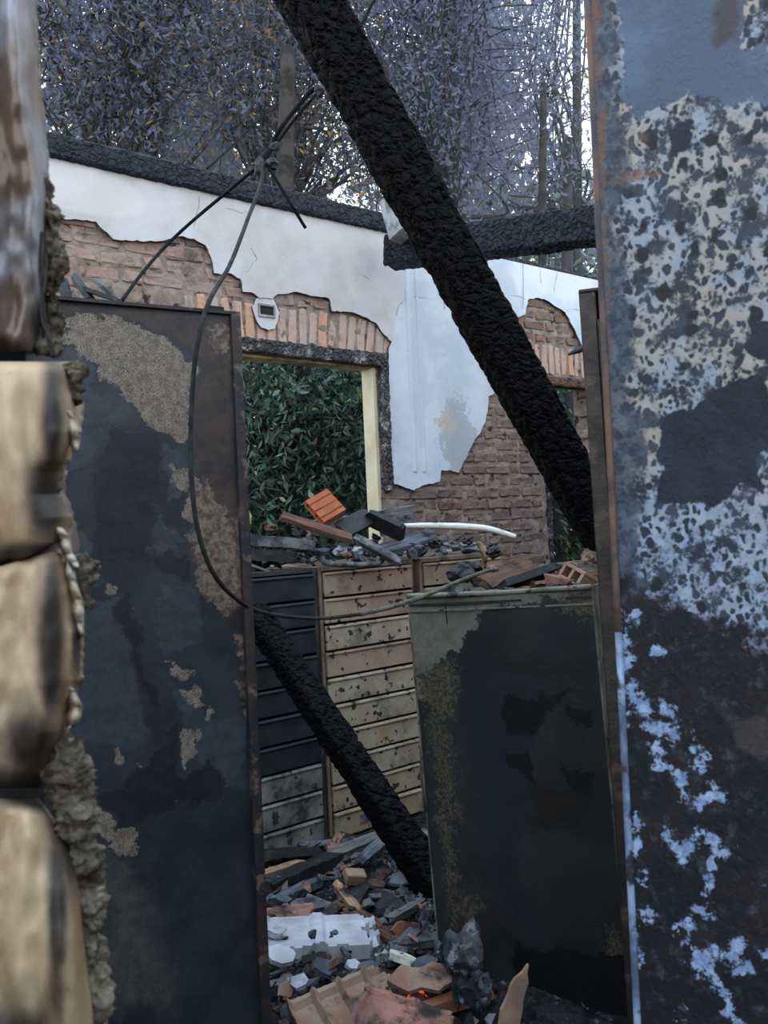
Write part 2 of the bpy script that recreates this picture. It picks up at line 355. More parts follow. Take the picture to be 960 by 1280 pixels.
# ------------------------------------------------------------------ ground, floor
gr = box('ground', -14, 18, -3, 24, -.3, -.02, M['earth']); tag(gr, kind='structure')
nx, ny = 150, 190; xs = np.linspace(-1.6, 2.4, nx); ys = np.linspace(.6, 5.6, ny)
v = np.array([(x, y, hf(x, y)+random.uniform(0, .012)) for y in ys for x in xs]); i = (np.arange(nx-1)[None]+nx*np.arange(ny-1)[:, None]).ravel()
F4 = np.stack([i, i+1, i+nx+1, i+nx], 1); F4 = F4[(v[F4][:, :, 1] < 4.9+.789*v[F4][:, :, 0]).all(1)]
o = link('ash_bed', fast_mesh('ash_bed', v, F4, 4), None, M['ash']); tag(o, 'bed of dark ash and cinders heaped between the steel cabinets', 'ash', kind='stuff')
fl = box('floor', -2.5, 3.5, -.5, 7.2, -.02, 0, M['mortar']); tag(fl, kind='structure')

M['sootwall'] = m_two('sooty plaster', S('4a4642'), S('2b2928'), 3, .4, .6, .9, .4, 30, .2, shift=False)
for nm, a in (('wall_left_unseen', (-2.3, -2.15, -2.5, 3.0, 0, 2.0)), ('wall_right_unseen', (2.6, 2.75, -2.5, 6.9, 0, 2.6)), ('wall_rear_unseen', (-2.3, 2.75, -2.65, -2.5, 0, 1.9))):  # walls out of view, added and sized to shade the foreground
    tag(box(nm, *a, M['sootwall']), kind='structure')
# ------------------------------------------------------------------ back wall
WA = math.atan(.789); W = Frame((0, 4.92, 0), WA); TOP = 3.2; TH = .14
def wp(*pts): return [W.at(x, y) for x, y in pts]
w1r = W.at(474, 520)[0]; w1l = w1r-1.45; w1t = W.at(462, 452)[1]; sill = .95
w2l = W.at(688, 640)[0]; w2r = W.at(743, 640)[0]; w2t = W.at(705, 481)[1]
bm = bmesh.new(); SL, SR = -4.0, 3.2
for a, b, z0, z1 in ((SL, w1l, 0, TOP), (w1l, w1r, 0, sill), (w1l, w1r, w1t, TOP), (w1r, w2l, 0, TOP), (w2l, w2r, 0, sill), (w2l, w2r, w2t, TOP), (w2r, SR, 0, TOP)):
    bm_box(bm, a, b, .014, TH, z0, z1)
wall = link('wall_back', bm_mesh('wall_back', bm), None, M['mortar']); W.place(wall); tag(wall, kind='structure')
edgeL = wp((489, 300), (504, 345), (503, 377), (495, 383), (490, 395), (489, 415), (487, 428))
lowL = wp((478, 420), (470, 408), (455, 398), (440, 392), (412, 390), (408, 374), (385, 371), (368, 366), (345, 369), (338, 375), (322, 374), (313, 367), (301, 366), (298, 350), (285, 343), (265, 343), (262, 325), (254, 308), (240, 300), (222, 297), (200, 303), (165, 303), (140, 301), (128, 290), (118, 279), (90, 276), (60, 276), (20, 268), (-60, 262))
pL = [(W.at(497, 290)[0], TOP)] + edgeL[1:] + lowL + [(SL, lowL[-1][1]), (SL, TOP)]
lowR = wp((483, 440), (484, 480), (485, 530), (487, 570), (484, 603), (500, 608), (515, 613), (530, 606), (547, 602), (549, 588), (560, 588), (570, 591), (579, 575), (586, 560), (591, 549), (598, 541), (603, 530), (607, 515), (608, 496), (618, 490), (632, 440), (644, 398), (654, 394), (657, 376), (668, 373), (680, 376), (692, 384), (704, 391), (710, 403), (717, 416), (724, 431), (735, 450), (748, 470))
pR = [(W.at(497, 290)[0], TOP)] + edgeL[1:] + lowR + [(SR, lowR[-1][1]), (SR, TOP)]
st = lambda x, y: W.at(x, y)
s1 = st(556, 530); s2 = st(570, 545); s3 = st(520, 470); s4 = st(512, 372)
M['plasterL'] = plaster('old white plaster', S('b4b6bb'), S('a7a6a6'), [(*st(100, 240), .35, .12, S('c0c0c1'), .5, .5), (*st(420, 300), .3, .12, S('b8b4b2'), .4, 3), (*st(455, 380), .12, .12, S('a5aab2'), .4, 3)])
M['plasterR'] = plaster('blue white plaster', S('b9c2cd'), S('a8b2be'), [(s2[0], s2[1], .16, .24, S('8d9297'), .7, 3.0), (s1[0], s1[1], .07, .09, S('b0a594'), .6, 3.5), (s3[0], s3[1], .07, .4, S('a7b0ba'), .45, 2.5), (*st(700, 350), .4, .16, S('c8ced6'), .7, .5), (*st(660, 335), .2, .3, S('c8ced6'), .6, .5)])
M['plasteredge'] = m_two('sooty broken plaster edge', S('6f6a66'), S('3c3a3a'), 20, .4, .6, .95, .8, 60, .1)
def deoverlap(poly): return poly
rl = ragged(pL, .018, .004, keep=(0, 1, 2, 3, 4, 5, len(pL)-1, len(pL)-2, len(pL)-3)); rr = ragged(pR, .018, .004, keep=(0, 1, 2, 3, 4, 5, len(pR)-1, len(pR)-2, len(pR)-3))
tag(slab('plaster', rl, .006, -.024, [M['plasterL'], M['plasteredge']], wall), 'off-white plaster with a ragged lower edge')
tag(slab('plaster', rr, .006, -.021, [M['plasterR'], M['plasteredge']], wall), 'bluish white plaster with grey stains right of the corner seam')
# raised seam under the plaster
a = W.at(505, 340); b = W.at(505, 590); sx0 = a[0]
bm = bmesh.new()
for k, (off, hh, ww) in enumerate(((0, .012, .018), (.075, .01, .014))):
    n0 = len(bm.verts); 
    for z in np.linspace(b[1]+.0, TOP-.12, 12):
        for q in range(7):
            an = math.pi*q/6; bm.verts.new((sx0+off+ww*-math.cos(an), -.018-hh*math.sin(an), z))
    bm.verts.ensure_lookup_table()
    for r_ in range(11):
        for q in range(6): i0 = n0+r_*7+q; bm.faces.new([bm.verts[i0], bm.verts[i0+1], bm.verts[i0+8], bm.verts[i0+7]])
link('plaster_seam', bm_mesh('plaster_seam', bm, True), wall, M['plasterR'])
# cracks: narrow dark strips laid on the plaster
M['crack'] = G('dark crack').fin((.06, .055, .05), .95)
def crack(pts, wd=.0016):
    P = []
    for (a, b) in zip(pts[:-1], pts[1:]):
        for k in range(5): P.append(Vector((a[0]+(b[0]-a[0])*k/5+random.uniform(-.004, .004), a[1]+(b[1]-a[1])*k/5+random.uniform(-.004, .004))))
    V = []; Fc = []
    for i, p in enumerate(P):
        h = wd*(.3+random.random()); V += [(p.x-h, -.0246, p.y-h*.6), (p.x+h, -.0246, p.y+h*.6)]
        if i: Fc.append((2*i-2, 2*i-1, 2*i+1, 2*i))
    link('crack', mesh('crack', V, Fc), wall, M['crack'])
for pts in (((247, 248), (245, 265), (238, 290)), ((500, 378), (495, 384), (491, 400)), ((312, 313), (318, 325), (308, 340), (297, 345)), ((450, 346), (458, 350), (462, 356)), ((635, 370), (648, 372), (656, 377)), ((650, 322), (651, 350), (650, 395)), ((672, 330), (674, 360)), ((694, 335), (688, 372)), ((420, 365), (435, 355), (450, 350)), ((280, 262), (300, 268), (318, 266)), ((704, 390), (715, 387), (722, 389)), ((552, 378), (553, 390)), ((512, 372), (525, 373), (541, 375)), ((537, 452), (550, 445), (556, 440))):
    crack([W.at(*p) for p in pts])
# uneven mortar squeezed between the bricks
xs = np.arange(-2.7, 2.4, .014); zs = np.arange(.9, TOP, .014); X, Z = np.meshgrid(xs, zs); nxm = len(xs)
Yn = np.array([mnoise.fractal(Vector((a, b, 0))*16, 1, 2, 3) for a, b in zip(X.ravel(), Z.ravel())]).reshape(X.shape); Yd = .006-.009*Yn
i = (np.arange(nxm-1)[None]+nxm*np.arange(len(zs)-1)[:, None]).ravel(); Fm = np.stack([i, i+1, i+nxm+1, i+nxm], 1); Xf, Zf = X.ravel(), Z.ravel(); cxm = Xf[Fm].mean(1); czm = Zf[Fm].mean(1)
bad = ((cxm > w1l) & (cxm < w1r) & (czm > sill) & (czm < w1t)) | ((cxm > w2l) & (cxm < w2r) & (czm > sill) & (czm < w2t)); Fm = Fm[~bad]
mo = link('mortar', fast_mesh('mortar', np.stack([Xf, Yd.ravel(), Zf], 1), Fm, 4), wall, M['mortar']); mo['kind'] = 'stuff'
# bricks
def brick_mesh(w_, h_, d_, k):
    bm = bmesh.new(); bm_box(bm, -w_/2, w_/2, 0, d_, -h_/2, h_/2, min(w_, h_)*.13)
    bmesh.ops.subdivide_edges(bm, edges=[e for e in bm.edges if e.calc_length() > .04], cuts=1)
    for v_ in bm.verts:
        n_ = mnoise.noise(v_.co*40+Vector((k*9, 0, 0))); v_.co += Vector((random.uniform(-1, 1), random.uniform(-1, 1)*.7, random.uniform(-1, 1)))*min(w_, h_)*.09+Vector((0, n_*.013-.002, 0))
    me = bm_mesh('brick', bm, False); return me
stretch = [brick_mesh(.205, .062, .045, k) for k in range(6)]; half = [brick_mesh(.098, .062, .045, k+9) for k in range(4)]
sold = [brick_mesh(.056, .2, .045, k+20) for k in range(4)]
for me in stretch+half: me.materials.append(M['brick'])
for me in sold: me.materials.append(M['archbrick'])
pal = [];
for me in stretch+half:
    c = me.copy(); c.materials[0] = M['palebrick']; pal.append(c)
def covered(x, z, hw, hh):
    for p in (rl, rr):
        if all(inside((x+a*hw, z+b*hh), p) for a in (-1, 0, 1) for b in (-1, 0, 1)): return True
    cs = [(inside((x+a*hw, z+b*hh), rl) or inside((x+a*hw, z+b*hh), rr)) for a in (-1, 0, 1) for b in (-1, 0, 1)]
    return all(cs)
def put(me, x, z, rot=0, sx=1, sz=1, dy=0, nm='brick'):
    o = bpy.data.objects.new(nm, me); C.objects.link(o); o.parent = wall; o.location = (x, dy+random.uniform(-.006, .006), z); o.rotation_euler = (random.uniform(-.02, .02), rot, random.uniform(-.03, .03)); o.scale = (sx*random.uniform(.93, 1.01), 1, sz*random.uniform(.9, 1.04)); return o
arch1 = (w1l-.12, w1r+.10, w1t+.045, w1t+.255); arch2 = (w2l-.12, w2r+.1, w2t+.06, w2t+.27)
nb = 0; CH = .0765
lo1 = W.at(60, 400)[0]
for r_ in range(12, int(TOP/CH)):
    z = r_*CH+.04; x = -2.6+(.11 if r_ % 2 else 0); k = 0
    while x < SR:
        isH = (r_*7+k*3) % 5 == 0; L_ = .108 if isH else .216; cx = x+L_/2
        vis = covered(cx, z, L_/2, .03)
        px, py = proj(np.array([W.w(cx, 0, z)])); px = px[0]; py = py[0]
        skip = vis or px < 20 or px > 775 or (px < 296 and py > 410) or py > 730
        for (a, b, c, d) in (arch1, arch2):
            if a < cx < b and z < d+.01: skip = True
        if w1l-.05 < cx < w1r+.03 and z < w1t+.05: skip = True
        if cx > w2l-.06 and cx < w2r+.06 and z < w2t+.05: skip = True
        if not skip:
            if cx < w1r and z > 2.2: put(pal[random.randrange(6, 10)] if isH else pal[random.randrange(6)], cx, z+random.uniform(-.002, .002))
            else: put(random.choice(half) if isH else random.choice(stretch), cx, z+random.uniform(-.002, .002), random.uniform(-.015, .015))
            nb += 1
        x += L_; k += 1
for (a, b, c, d), mm in ((arch1, 0), (arch2, 1)):
    n = int((b-a)/.0655); mid = (a+b)/2
    for k in range(n+1):
        x = a+(b-a)*k/n; rot = (x-mid)*(.22 if mm == 0 else .1); zz = (c+d)/2
        if covered(x, zz, .03, .09): continue
        px, py = proj(np.array([W.w(x, 0, zz)]))
        if px[0] < 225 or px[0] > 750: continue
        put(sold[k % 4], x, zz, rot, random.uniform(.92, 1.05), random.uniform(.97, 1.05)); nb += 1
print('bricks', nb)
# junction box and its collar of plaster
cx, cz = W.at(331, 391); pg = [(cx+.085*math.cos(t)*random.uniform(.85, 1.05), cz+.1*math.sin(t)*random.uniform(.85, 1.05)) for t in np.linspace(0, 2*math.pi, 14)[:-1]]
slab('plaster_patch', ragged(pg, .015, .003), .0, -.018, [M['plasterL'], M['plasteredge']], wall)
bm = bmesh.new()
for a in ((-.05, .05, .018, .026), (-.05, .05, -.026, -.018), (-.05, -.042, -.018, .018), (.042, .05, -.018, .018)): bm_box(bm, cx+a[0], cx+a[1], -.028, -.01, cz+.006+a[2]*1.3, cz+.006+a[3]*1.3)
jb = link('junction_box', bm_mesh('junction_box', bm), wall, M['box']); box('box_shade_plate', cx-.044, cx+.044, -.0195, -.012, cz-.02, cz+.03, M['dark'], jb)  # dark plate stands in for the shade inside the box
cx, cz = W.at(268, 388); box('hole_shade_block', cx-.05, cx+.05, -.012, .0, cz-.02, cz+.02, M['dark'], wall)  # near-black block painted as the shade of a small hole
# window 1: charred head and jamb on the face, yellow boards in the reveal
def frame_obj(n): o = empty(n, (0, 0, 0), None, None); W.place(o); return tag(o, kind='structure')
wi = frame_obj('window_1')
def char_local(name, p0, p1, w_, h_, label, parent, fr=W, mat=None, **k):
    o = char_beam(name, fr.w(*p0), fr.w(*p1), w_, h_, mat or M['char2'], None, **k)
    if parent: o.parent = parent; o.matrix_parent_inverse = (Matrix.Translation(fr.o) @ Matrix.Rotation(fr.a, 4, 'Z')).inverted()
    if label: o['label'] = label
    return o
M['char2'] = m_char('silvered char', (.012, .012, .015), (.22, .22, .24), .5, .64, 30, .012)
char_local('frame_head', (w1l, -.01, w1t+.025), (w1r+.05, -.01, w1t+.012), .05, .075, 'charred black head board', wi, cell=.03, depth=.006, step=.01)
char_local('frame_jamb', (w1r+.034, -.01, W.at(478, 592)[1]-.1), (w1r+.034, -.01, w1t+.02), .055, .06, 'charred black side board', wi, cell=.03, depth=.006, step=.01)
tag(box('jamb_board', w1r-.022, w1r+.004, .015, .125, sill, w1t-.03, M['yellow'], wi, .003), 'pale yellow painted jamb board')
tag(box('head_board', w1l, w1r+.002, .02, .125, w1t-.035, w1t-.012, M['yellowdull'], wi, .003), 'scorched yellow head board')
box('sill_board', w1l, w1r, -.03, .14, sill-.02, sill+.015, M['greywood'], wi, .003)
wi = frame_obj('window_2')
char_local('frame_head', (w2l-.1, -.02, w2t+.01), (w2r+.2, -.02, w2t+.01), .07, .07, 'scorched timber lintel', wi, cell=.04, depth=.005, step=.012, mat=M['brownwood'])
char_local('frame_jamb', (w2l-.012, -.0, sill), (w2l-.012, -.0, w2t), .03, .04, 'thin charred side board', wi, cell=.03, depth=.004, step=.01)
for k in range(28):
    z = sill+k*CH+.04
    if z < w2t: o = put(pal[6+k % 4], w2r+.045, z, 0, 1, 1, -.005 if k % 2 else .004); o.rotation_euler.z = 1.57 if k % 2 == 0 else 0; o.location.x = w2r+.01 if k % 2 == 0 else w2r+.06; o.location.y = .03 if k % 2 == 0 else o.location.y
# wall plates and roof timbers
o = char_beam('wall_plate', W.w(-3.2, .03, TOP+.052), W.w(W.at(498, 300)[0], .03, TOP+.052), .17, .112, M['plate'], 'long blue-black charred wall plate lying on the left plaster wall', 'beam', cell=.03, depth=.006, step=.014)
o = char_beam('wall_plate', W.w(W.at(560, 305)[0], .06, TOP+.03), W.w(SR, .06, TOP+.03), .13, .07, M['plate'], 'thin charred wall plate on the right wall beyond the cross beam', 'beam', cell=.03, depth=.008, step=.015, bow=-.03)
pa = gy(489, 316, 4.78); pb = gy(760, 281, 4.1); dd = (pb-pa).normalized()
char_beam('tie_beam', pa, pb+dd*1.3, .16, .175, M['plate'], 'checkered charred cross beam rising right from the wall corner', 'beam', cell=.032, depth=.008, step=.014)
pc = gy(480, 262, 4.72); o = box('slate_board', -.012, .012, -.13, .13, -.012, .2, M['paintbit'], None, .003); o.location = gy(489, 279, 4.62); o.rotation_euler = (1.2, .1, .75); o.scale = (4, 1, .5); tag(o, 'pale grey board lying at the wall corner where the beams meet', 'board')

# ------------------------------------------------------------------ the two fallen beams
pa = gy(443, 100, 1.98); pb = gy(696, 562, 2.40); d = (pb-pa)
bb = pa+d*1.30; aa = pa-d*.8
M['charbig'] = m_char('deep black char', (.0025, .0025, .0035), (.03, .03, .034), .66, .85, 40, .006, .12, .7)
beam1 = char_beam('charred_beam', aa, bb, .105, .125, M['charbig'], 'thick black charred roof beam slanting down across the open sky', 'beam', cell=.032, depth=.0065, step=.008, roll=.35)
pa = gy(375, 852, 3.30); pb = gy(506, 1050, 3.0); d = pb-pa
beam2 = char_beam('charred_beam', pa-d*.5, pb+d*.35, .095, .105, M['charbig'], 'black charred beam leaning on the drawer cabinets down to the rubble', 'beam', cell=.036, depth=.008, step=.01, roll=.3, taper=1.15)

# ------------------------------------------------------------------ drawer cabinets
D = Frame((0, 4.07, 0), WA); HT = 1.3
def steelplain(name, a, b, soot, lo, hi, bsc=6, flake=.63):
    g = G(name); g.shift(); col = g.mix(g.step(g.noise(bsc, 6, .7), .35, .65), a, b); col = g.mix(g.step(g.noise(4.2, 7, .72), lo, hi), col, soot)
    col = g.mix(g.step(g.noise(26, 3, .5), flake, flake+.015), col, (.025, .024, .026)); g.bump(g.noise(8, 4), .25, .01); return g.fin(col, .55, .0, .45)
M['dtan'] = steelplain('smoked tan steel', S('a08b74'), S('8a7561'), S('4f443b'), .5, .72)
M['dcream'] = steelplain('scorched cream steel', S('aaa08c'), S('94836a'), S('55504a'), .5, .7, flake=.61)
M['dorange'] = steelplain('heat browned steel', S('9c8462'), S('a39a84'), S('38332e'), .52, .7)
M['dblack'] = steelplain('black sooted steel', (.010, .014, .02), (.022, .028, .037), (.007, .008, .01), .45, .7, flake=.9)
M['dgrey'] = steelplain('sooty grey steel', S('8a8880'), S('5c5a55'), (.02, .02, .022), .46, .64)
M['frameblack'] = steelplain('cabinet carcass steel', (.012, .013, .016), (.05, .045, .04), (.01, .01, .012), .5, .6, flake=.9)
M['frametan'] = steelplain('cabinet carcass tan', S('84725f'), S('5d5045'), (.03, .028, .028), .5, .65, flake=.9)
e0 = D.at(402, 800)[0]; e1 = D.at(521, 800)[0]; e2 = D.at(527, 760)[0]; e3 = D.at(628, 720)[0]
def drawer_front(w_, h_):
    bm = bmesh.new(); bm_box(bm, -w_/2, w_/2, -.018, 0, -h_/2, h_/2, .004, seg=2)
    bm_box(bm, -w_/2+.004, w_/2-.004, -.026, -.012, h_/2-.012, h_/2-.003, .002)      # rolled upper lip
    return bm_mesh('drawer', bm)
def drawer_cabinet(x0, x1, label, mats, carc, n=10):
    root = empty('drawer_cabinet', D.w((x0+x1)/2, .24, 0), label, 'cabinet', 'drawer cabinets along the back wall', WA); hw = (x1-x0)/2
    def P(name, *a, mat=carc, **k): return box(name, *a, mat, root, **k)
    P('side_panel', -hw, -hw+.018, -.24, .24, 0, HT, bev=.002); P('side_panel', hw-.018, hw, -.24, .24, 0, HT, bev=.002)
    P('back_panel', -hw+.018, hw-.018, .23, .24, 0, HT); P('top_panel', -hw+.018, hw-.018, -.24, .24, HT-.022, HT, bev=.002); P('plinth', -hw+.018, hw-.018, -.22, .22, 0, .05)
    dh = (HT-.022-.055)/n; me = None
    for k in range(n):
        m = mats[k]; me = drawer_front(2*hw-.044, dh-.011); o = link('drawer', me, root, m); o.location = (random.uniform(-.001, .001), -.232+random.uniform(-.004, .004), HT-.022-dh*(k+.5)); o.rotation_euler = (0, random.uniform(-.003, .003), 0)
        o.data.name = 'drawer'
        if label.startswith('soot') and k == 8:
            box('latch', .02, .04, -.034, -.018, -.028, .028, M['frameblack'], o, .003)
        if label.startswith('tan') and k == 9:
            box('label_holder', -.12, -.06, -.022, -.017, -.022, .022, M['chargrey'], o, .002)
    return root
t, c, o_, b, gq = M['dtan'], M['dcream'], M['dorange'], M['dblack'], M['dgrey']
drawer_cabinet(e0-.62, e0-.012, 'soot-blackened drawer cabinet under the left end of the rubble', [b]*7+[gq, gq, gq], M['frameblack'])
drawer_cabinet(e0, e1, 'tan scorched drawer cabinet in the middle with flaking soot', [t, t, c, t, c, c, o_, c, o_, o_], M['frametan'])
drawer_cabinet(e2, e3, 'brown drawer cabinet half hidden behind the near filing cabinet', [t, t, c, t, c, o_, t, o_, c, c], M['frametan'])

# ------------------------------------------------------------------ left steel cabinet
Lr = gy(299, 400, 1.6); LA = math.radians(30); LW = .62; LH = gy(297, 395, 1.6).z
LF = Frame(Lr-Vector((math.cos(LA), math.sin(LA), 0))*LW, LA); LF.o.z = 0
M['lcab'] = steel('burnt blue-black paint', (.010, .013, .019), (.024, .029, .037), [
    ('slate', (.022, .03, .041), (.035, .044, .057), 14, 3, .25, 30), ('brown', (.048, .032, .026), (.02, .016, .017), 10, 2, .35, 14), ('grey', (.06, .06, .055), (.035, .037, .037), 12, 2.4, .9, 40),
    ('pale', S('8a7f72'), S('6a5f55'), 26, 3.2, .12, 60), ('edge', S('77685c'), S('43372f'), 40, 4.5, .3, 60), ('black', (.005, .005, .008), (.011, .012, .017), 20, 3.5, .25, 20)], .5, 0, 5, crack='pale')
lc = empty('steel_cabinet', LF.o, 'tall steel cabinet with blistered blue-black and beige paint at left', 'cabinet', None, LA)
PO = lambda *P, r=20: (lambda px, py: fpoly(px, py, P, r))
fld = {'frame': LF, 'warp': 9, 'wsc': 16,
 'slate': PO([(89, 440), (118, 466), (130, 487), (171, 504), (177, 533), (147, 533), (133, 527), (121, 574), (110, 589), (60, 600), (60, 457)], [(165, 624), (200, 624), (229, 685), (206, 700), (180, 691), (182, 650)], [(200, 560), (235, 557), (229, 627), (206, 627)], [(197, 715), (247, 738), (264, 802), (200, 820), (191, 753)], [(112, 744), (153, 744), (191, 913), (162, 942), (60, 928), (60, 760)], [(276, 620), (292, 622), (292, 665), (280, 660)], [(240, 560), (296, 580), (296, 600), (240, 590)], [(60, 660), (110, 670), (120, 730), (60, 740)], [(210, 860), (300, 900), (310, 980), (270, 990)], r=26),
 'brown': PO([(60, 372), (293, 392), (300, 574), (318, 780), (280, 790), (241, 700), (241, 574), (241, 446), (206, 425), (162, 405), (60, 395)], [(300, 780), (322, 780), (330, 960), (312, 960)], r=24),
 'grey': PO([(100, 1010), (150, 1010), (200, 1080), (230, 1180), (240, 1290), (100, 1290)], r=60),
 'pale': PO([(72, 398), (133, 387), (156, 408), (182, 414), (206, 425), (232, 446), (241, 455), (239, 487), (236, 554), (209, 545), (185, 533), (174, 516), (171, 504), (147, 495), (130, 478), (120, 463), (104, 443), (72, 432)], [(209, 577), (235, 592), (247, 662), (217, 650), (235, 621), (215, 603)], [(206, 823), (225, 830), (247, 840), (235, 852), (223, 855), (217, 849)], [(226, 861), (247, 861), (250, 884), (241, 887)], [(250, 878), (267, 881), (264, 896), (250, 897)], [(241, 896), (258, 913), (255, 928), (247, 922)], [(222, 919), (235, 910), (252, 937), (229, 966), (226, 937)], [(127, 724), (145, 730), (139, 742), (128, 738)], [(162, 762), (177, 758), (175, 768)], [(180, 985), (196, 985), (192, 1012), (180, 1012)], [(144, 942), (156, 944), (152, 954), (144, 952)], [(216, 996), (228, 1000), (222, 1010)], [(110, 1012), (134, 1016), (150, 1044), (168, 1010), (172, 1050), (168, 1075), (130, 1050), (110, 1040)], [(160, 590), (182, 596), (178, 622), (164, 618)], [(145, 570), (150, 572), (148, 585)], [(172, 956), (184, 960), (180, 966)], [(196, 952), (206, 950), (204, 960)], [(134, 590), (142, 596), (140, 625), (134, 622)], r=14),
 'edge': PO([(235, 592), (260, 610), (300, 650), (312, 753), (276, 773), (250, 738), (241, 680)], [(288, 794), (311, 791), (314, 835), (296, 837)], [(299, 849), (314, 846), (320, 902), (305, 896)], [(258, 400), (290, 405), (293, 450), (270, 440)], r=16),
 'black': PO([(60, 385), (80, 385), (80, 405), (70, 412), (60, 410)], [(125, 390), (132, 392), (130, 402), (124, 400)], [(78, 408), (90, 412), (88, 420), (78, 418)], [(133, 527), (180, 540), (202, 548), (200, 600), (190, 690), (240, 700), (238, 728), (195, 712), (120, 700), (112, 640), (122, 580)], [(215, 690), (240, 690), (236, 730), (214, 720)], [(200, 930), (222, 900), (228, 970), (270, 940), (280, 1000), (200, 1020), (150, 1040), (120, 1000)], [(140, 745), (165, 740), (196, 860), (210, 920), (200, 925), (175, 850)], r=22)}
panel('front_panel', LW-.016, LH, .006, 0, M['lcab'], lc, disp=lambda X, Z: .002*np.sin(X*9+Z*3)+.001*np.sin(Z*17), fields=fld)
M['lcabedge'] = m_two('rusted cabinet edge', (.03, .02, .018), (.014, .014, .018), 9, .4, .6, .55, .3, 80, .4, c=S('5f5046'), csc=22)
bm = bmesh.new(); bm_box(bm, LW-.02, LW-.0, -.012, .02, 0, LH, .004, seg=2); link('corner_post', bm_mesh('corner_post', bm), lc, M['lcabedge'])
box('side_panel', LW-.006, LW-.001, .02, .4, 0, LH, M['lcabedge'], lc); box('side_panel', 0, .012, .006, .4, 0, LH, M['lcabedge'], lc); box('back_panel', 0, LW-.002, .4, .41, 0, LH, M['lcabedge'], lc)
box('top_panel', 0, LW, -.008, .41, LH, LH+.006, M['lcabedge'], lc)

# ------------------------------------------------------------------ middle filing cabinet
MAng = -math.radians(27); ml = gy(511, 750, 2.22); MW = .485
MF = Frame(Vector((ml.x, ml.y, 0)), MAng); MH = 1.3
M['mcab'] = steel('burnt filing cabinet paint', (.018, .02, .022), (.032, .034, .034), [
    ('blue', (.016, .021, .029), (.022, .026, .034), 6, 1.0, .4, 8), ('pale', S('77756b'), S('66645b'), 30, 3, .15, 30), ('speck', S('5e5a4a'), S('2c2a24'), 90, 5, .3, 120), ('brown', (.022, .018, .015), (.014, .013, .012), 9, 1.5, .6, 20), ('black', (.005, .005, .006), (.010, .010, .011), 24, 2.5, .2, 20)], .5, 0, 4)
mc = empty('filing_cabinet', MF.o, 'soot-black filing cabinet with a pale upper rim in the middle', 'cabinet', None, MAng)
fld = {'frame': MF, 'warp': 9, 'wsc': 18, 'blue': PO([(560, 830), (700, 800), (640, 1100), (690, 1240), (580, 1100)], r=60),
 'pale': PO([(505, 735), (760, 735), (760, 756), (640, 760), (612, 770), (592, 790), (576, 812), (540, 836), (535, 870), (505, 870)], r=18),
 'speck': PO([(515, 835), (560, 830), (575, 840), (560, 900), (528, 900)], [(524, 850), (536, 850), (560, 960), (556, 1080), (560, 1170), (545, 1170)], [(545, 960), (562, 950), (556, 1060), (548, 1060)], [(735, 1160), (765, 1190), (760, 1230), (735, 1200)], [(700, 750), (760, 750), (760, 790), (700, 775)], [(560, 1110), (590, 1130), (580, 1160), (560, 1150)], r=16),
 'brown': PO([(600, 810), (740, 830), (740, 880), (610, 850)], [(570, 1040), (600, 1080), (640, 1180), (590, 1200)], [(640, 960), (750, 1000), (720, 1060), (640, 1050)], r=40),
 'black': PO([(624, 880), (640, 868), (660, 880), (672, 866), (700, 870), (720, 874), (690, 884), (680, 906), (664, 925), (640, 930), (622, 925)], [(702, 890), (740, 895), (738, 920), (704, 912)], [(620, 940), (660, 940), (662, 980), (626, 975)], [(690, 960), (734, 980), (730, 1005), (694, 990)], [(620, 1180), (770, 1200), (790, 1280), (620, 1280)], r=16)}
# the panel is dented: upper left corner pushed in, foot pushed right
tilt = Matrix.Identity(4)
panel('rear_panel', MW, MH-.004, .005, 0, M['mcab'], mc, disp=lambda X, Z: .012*np.exp(-((X-.2)/.2)**2-((Z-.95)/.3)**2)+.003*np.sin(X*14), fields=fld)
M['rim'] = steel('pale scorched rim', S('77756a'), S('5a5850'), [], .6); M['rimd'] = m_two('peeling rim paint', S('7d7a6c'), S('55534a'), 9, .45, .62, .6, .3, 80, .4, c=(.02, .02, .02), csc=26)
tube('top_rim', [(0, -.004, MH-.002), (MW*.5, .004, MH-.006), (MW, -.004, MH-.002)], .007, M['rimd'], mc)
box('rim_band', .001, MW-.001, -.002, .001, MH-.045, MH-.041, M['rimd'], mc)
box('side_panel', -.003, .001, .0, .6, 0, MH, M['rimd'], mc); box('side_panel', MW-.001, MW+.003, 0, .6, 0, MH, M['rimd'], mc); box('drawer_side', 0, MW, .6, .61, 0, MH, M['rimd'], mc)
box('top_panel', 0, MW, .0, .6, MH-.03, MH-.024, M['frameblack'], mc)
for k, (x, y0, y1) in enumerate(((.105, MH-.08, MH-.03),)): box('paint_seam', x, x+.002, -.002, .001, y0, y1, M['dark'], mc)
mc.rotation_euler = (0, -.046, MAng); mc.location += MF.t*.058

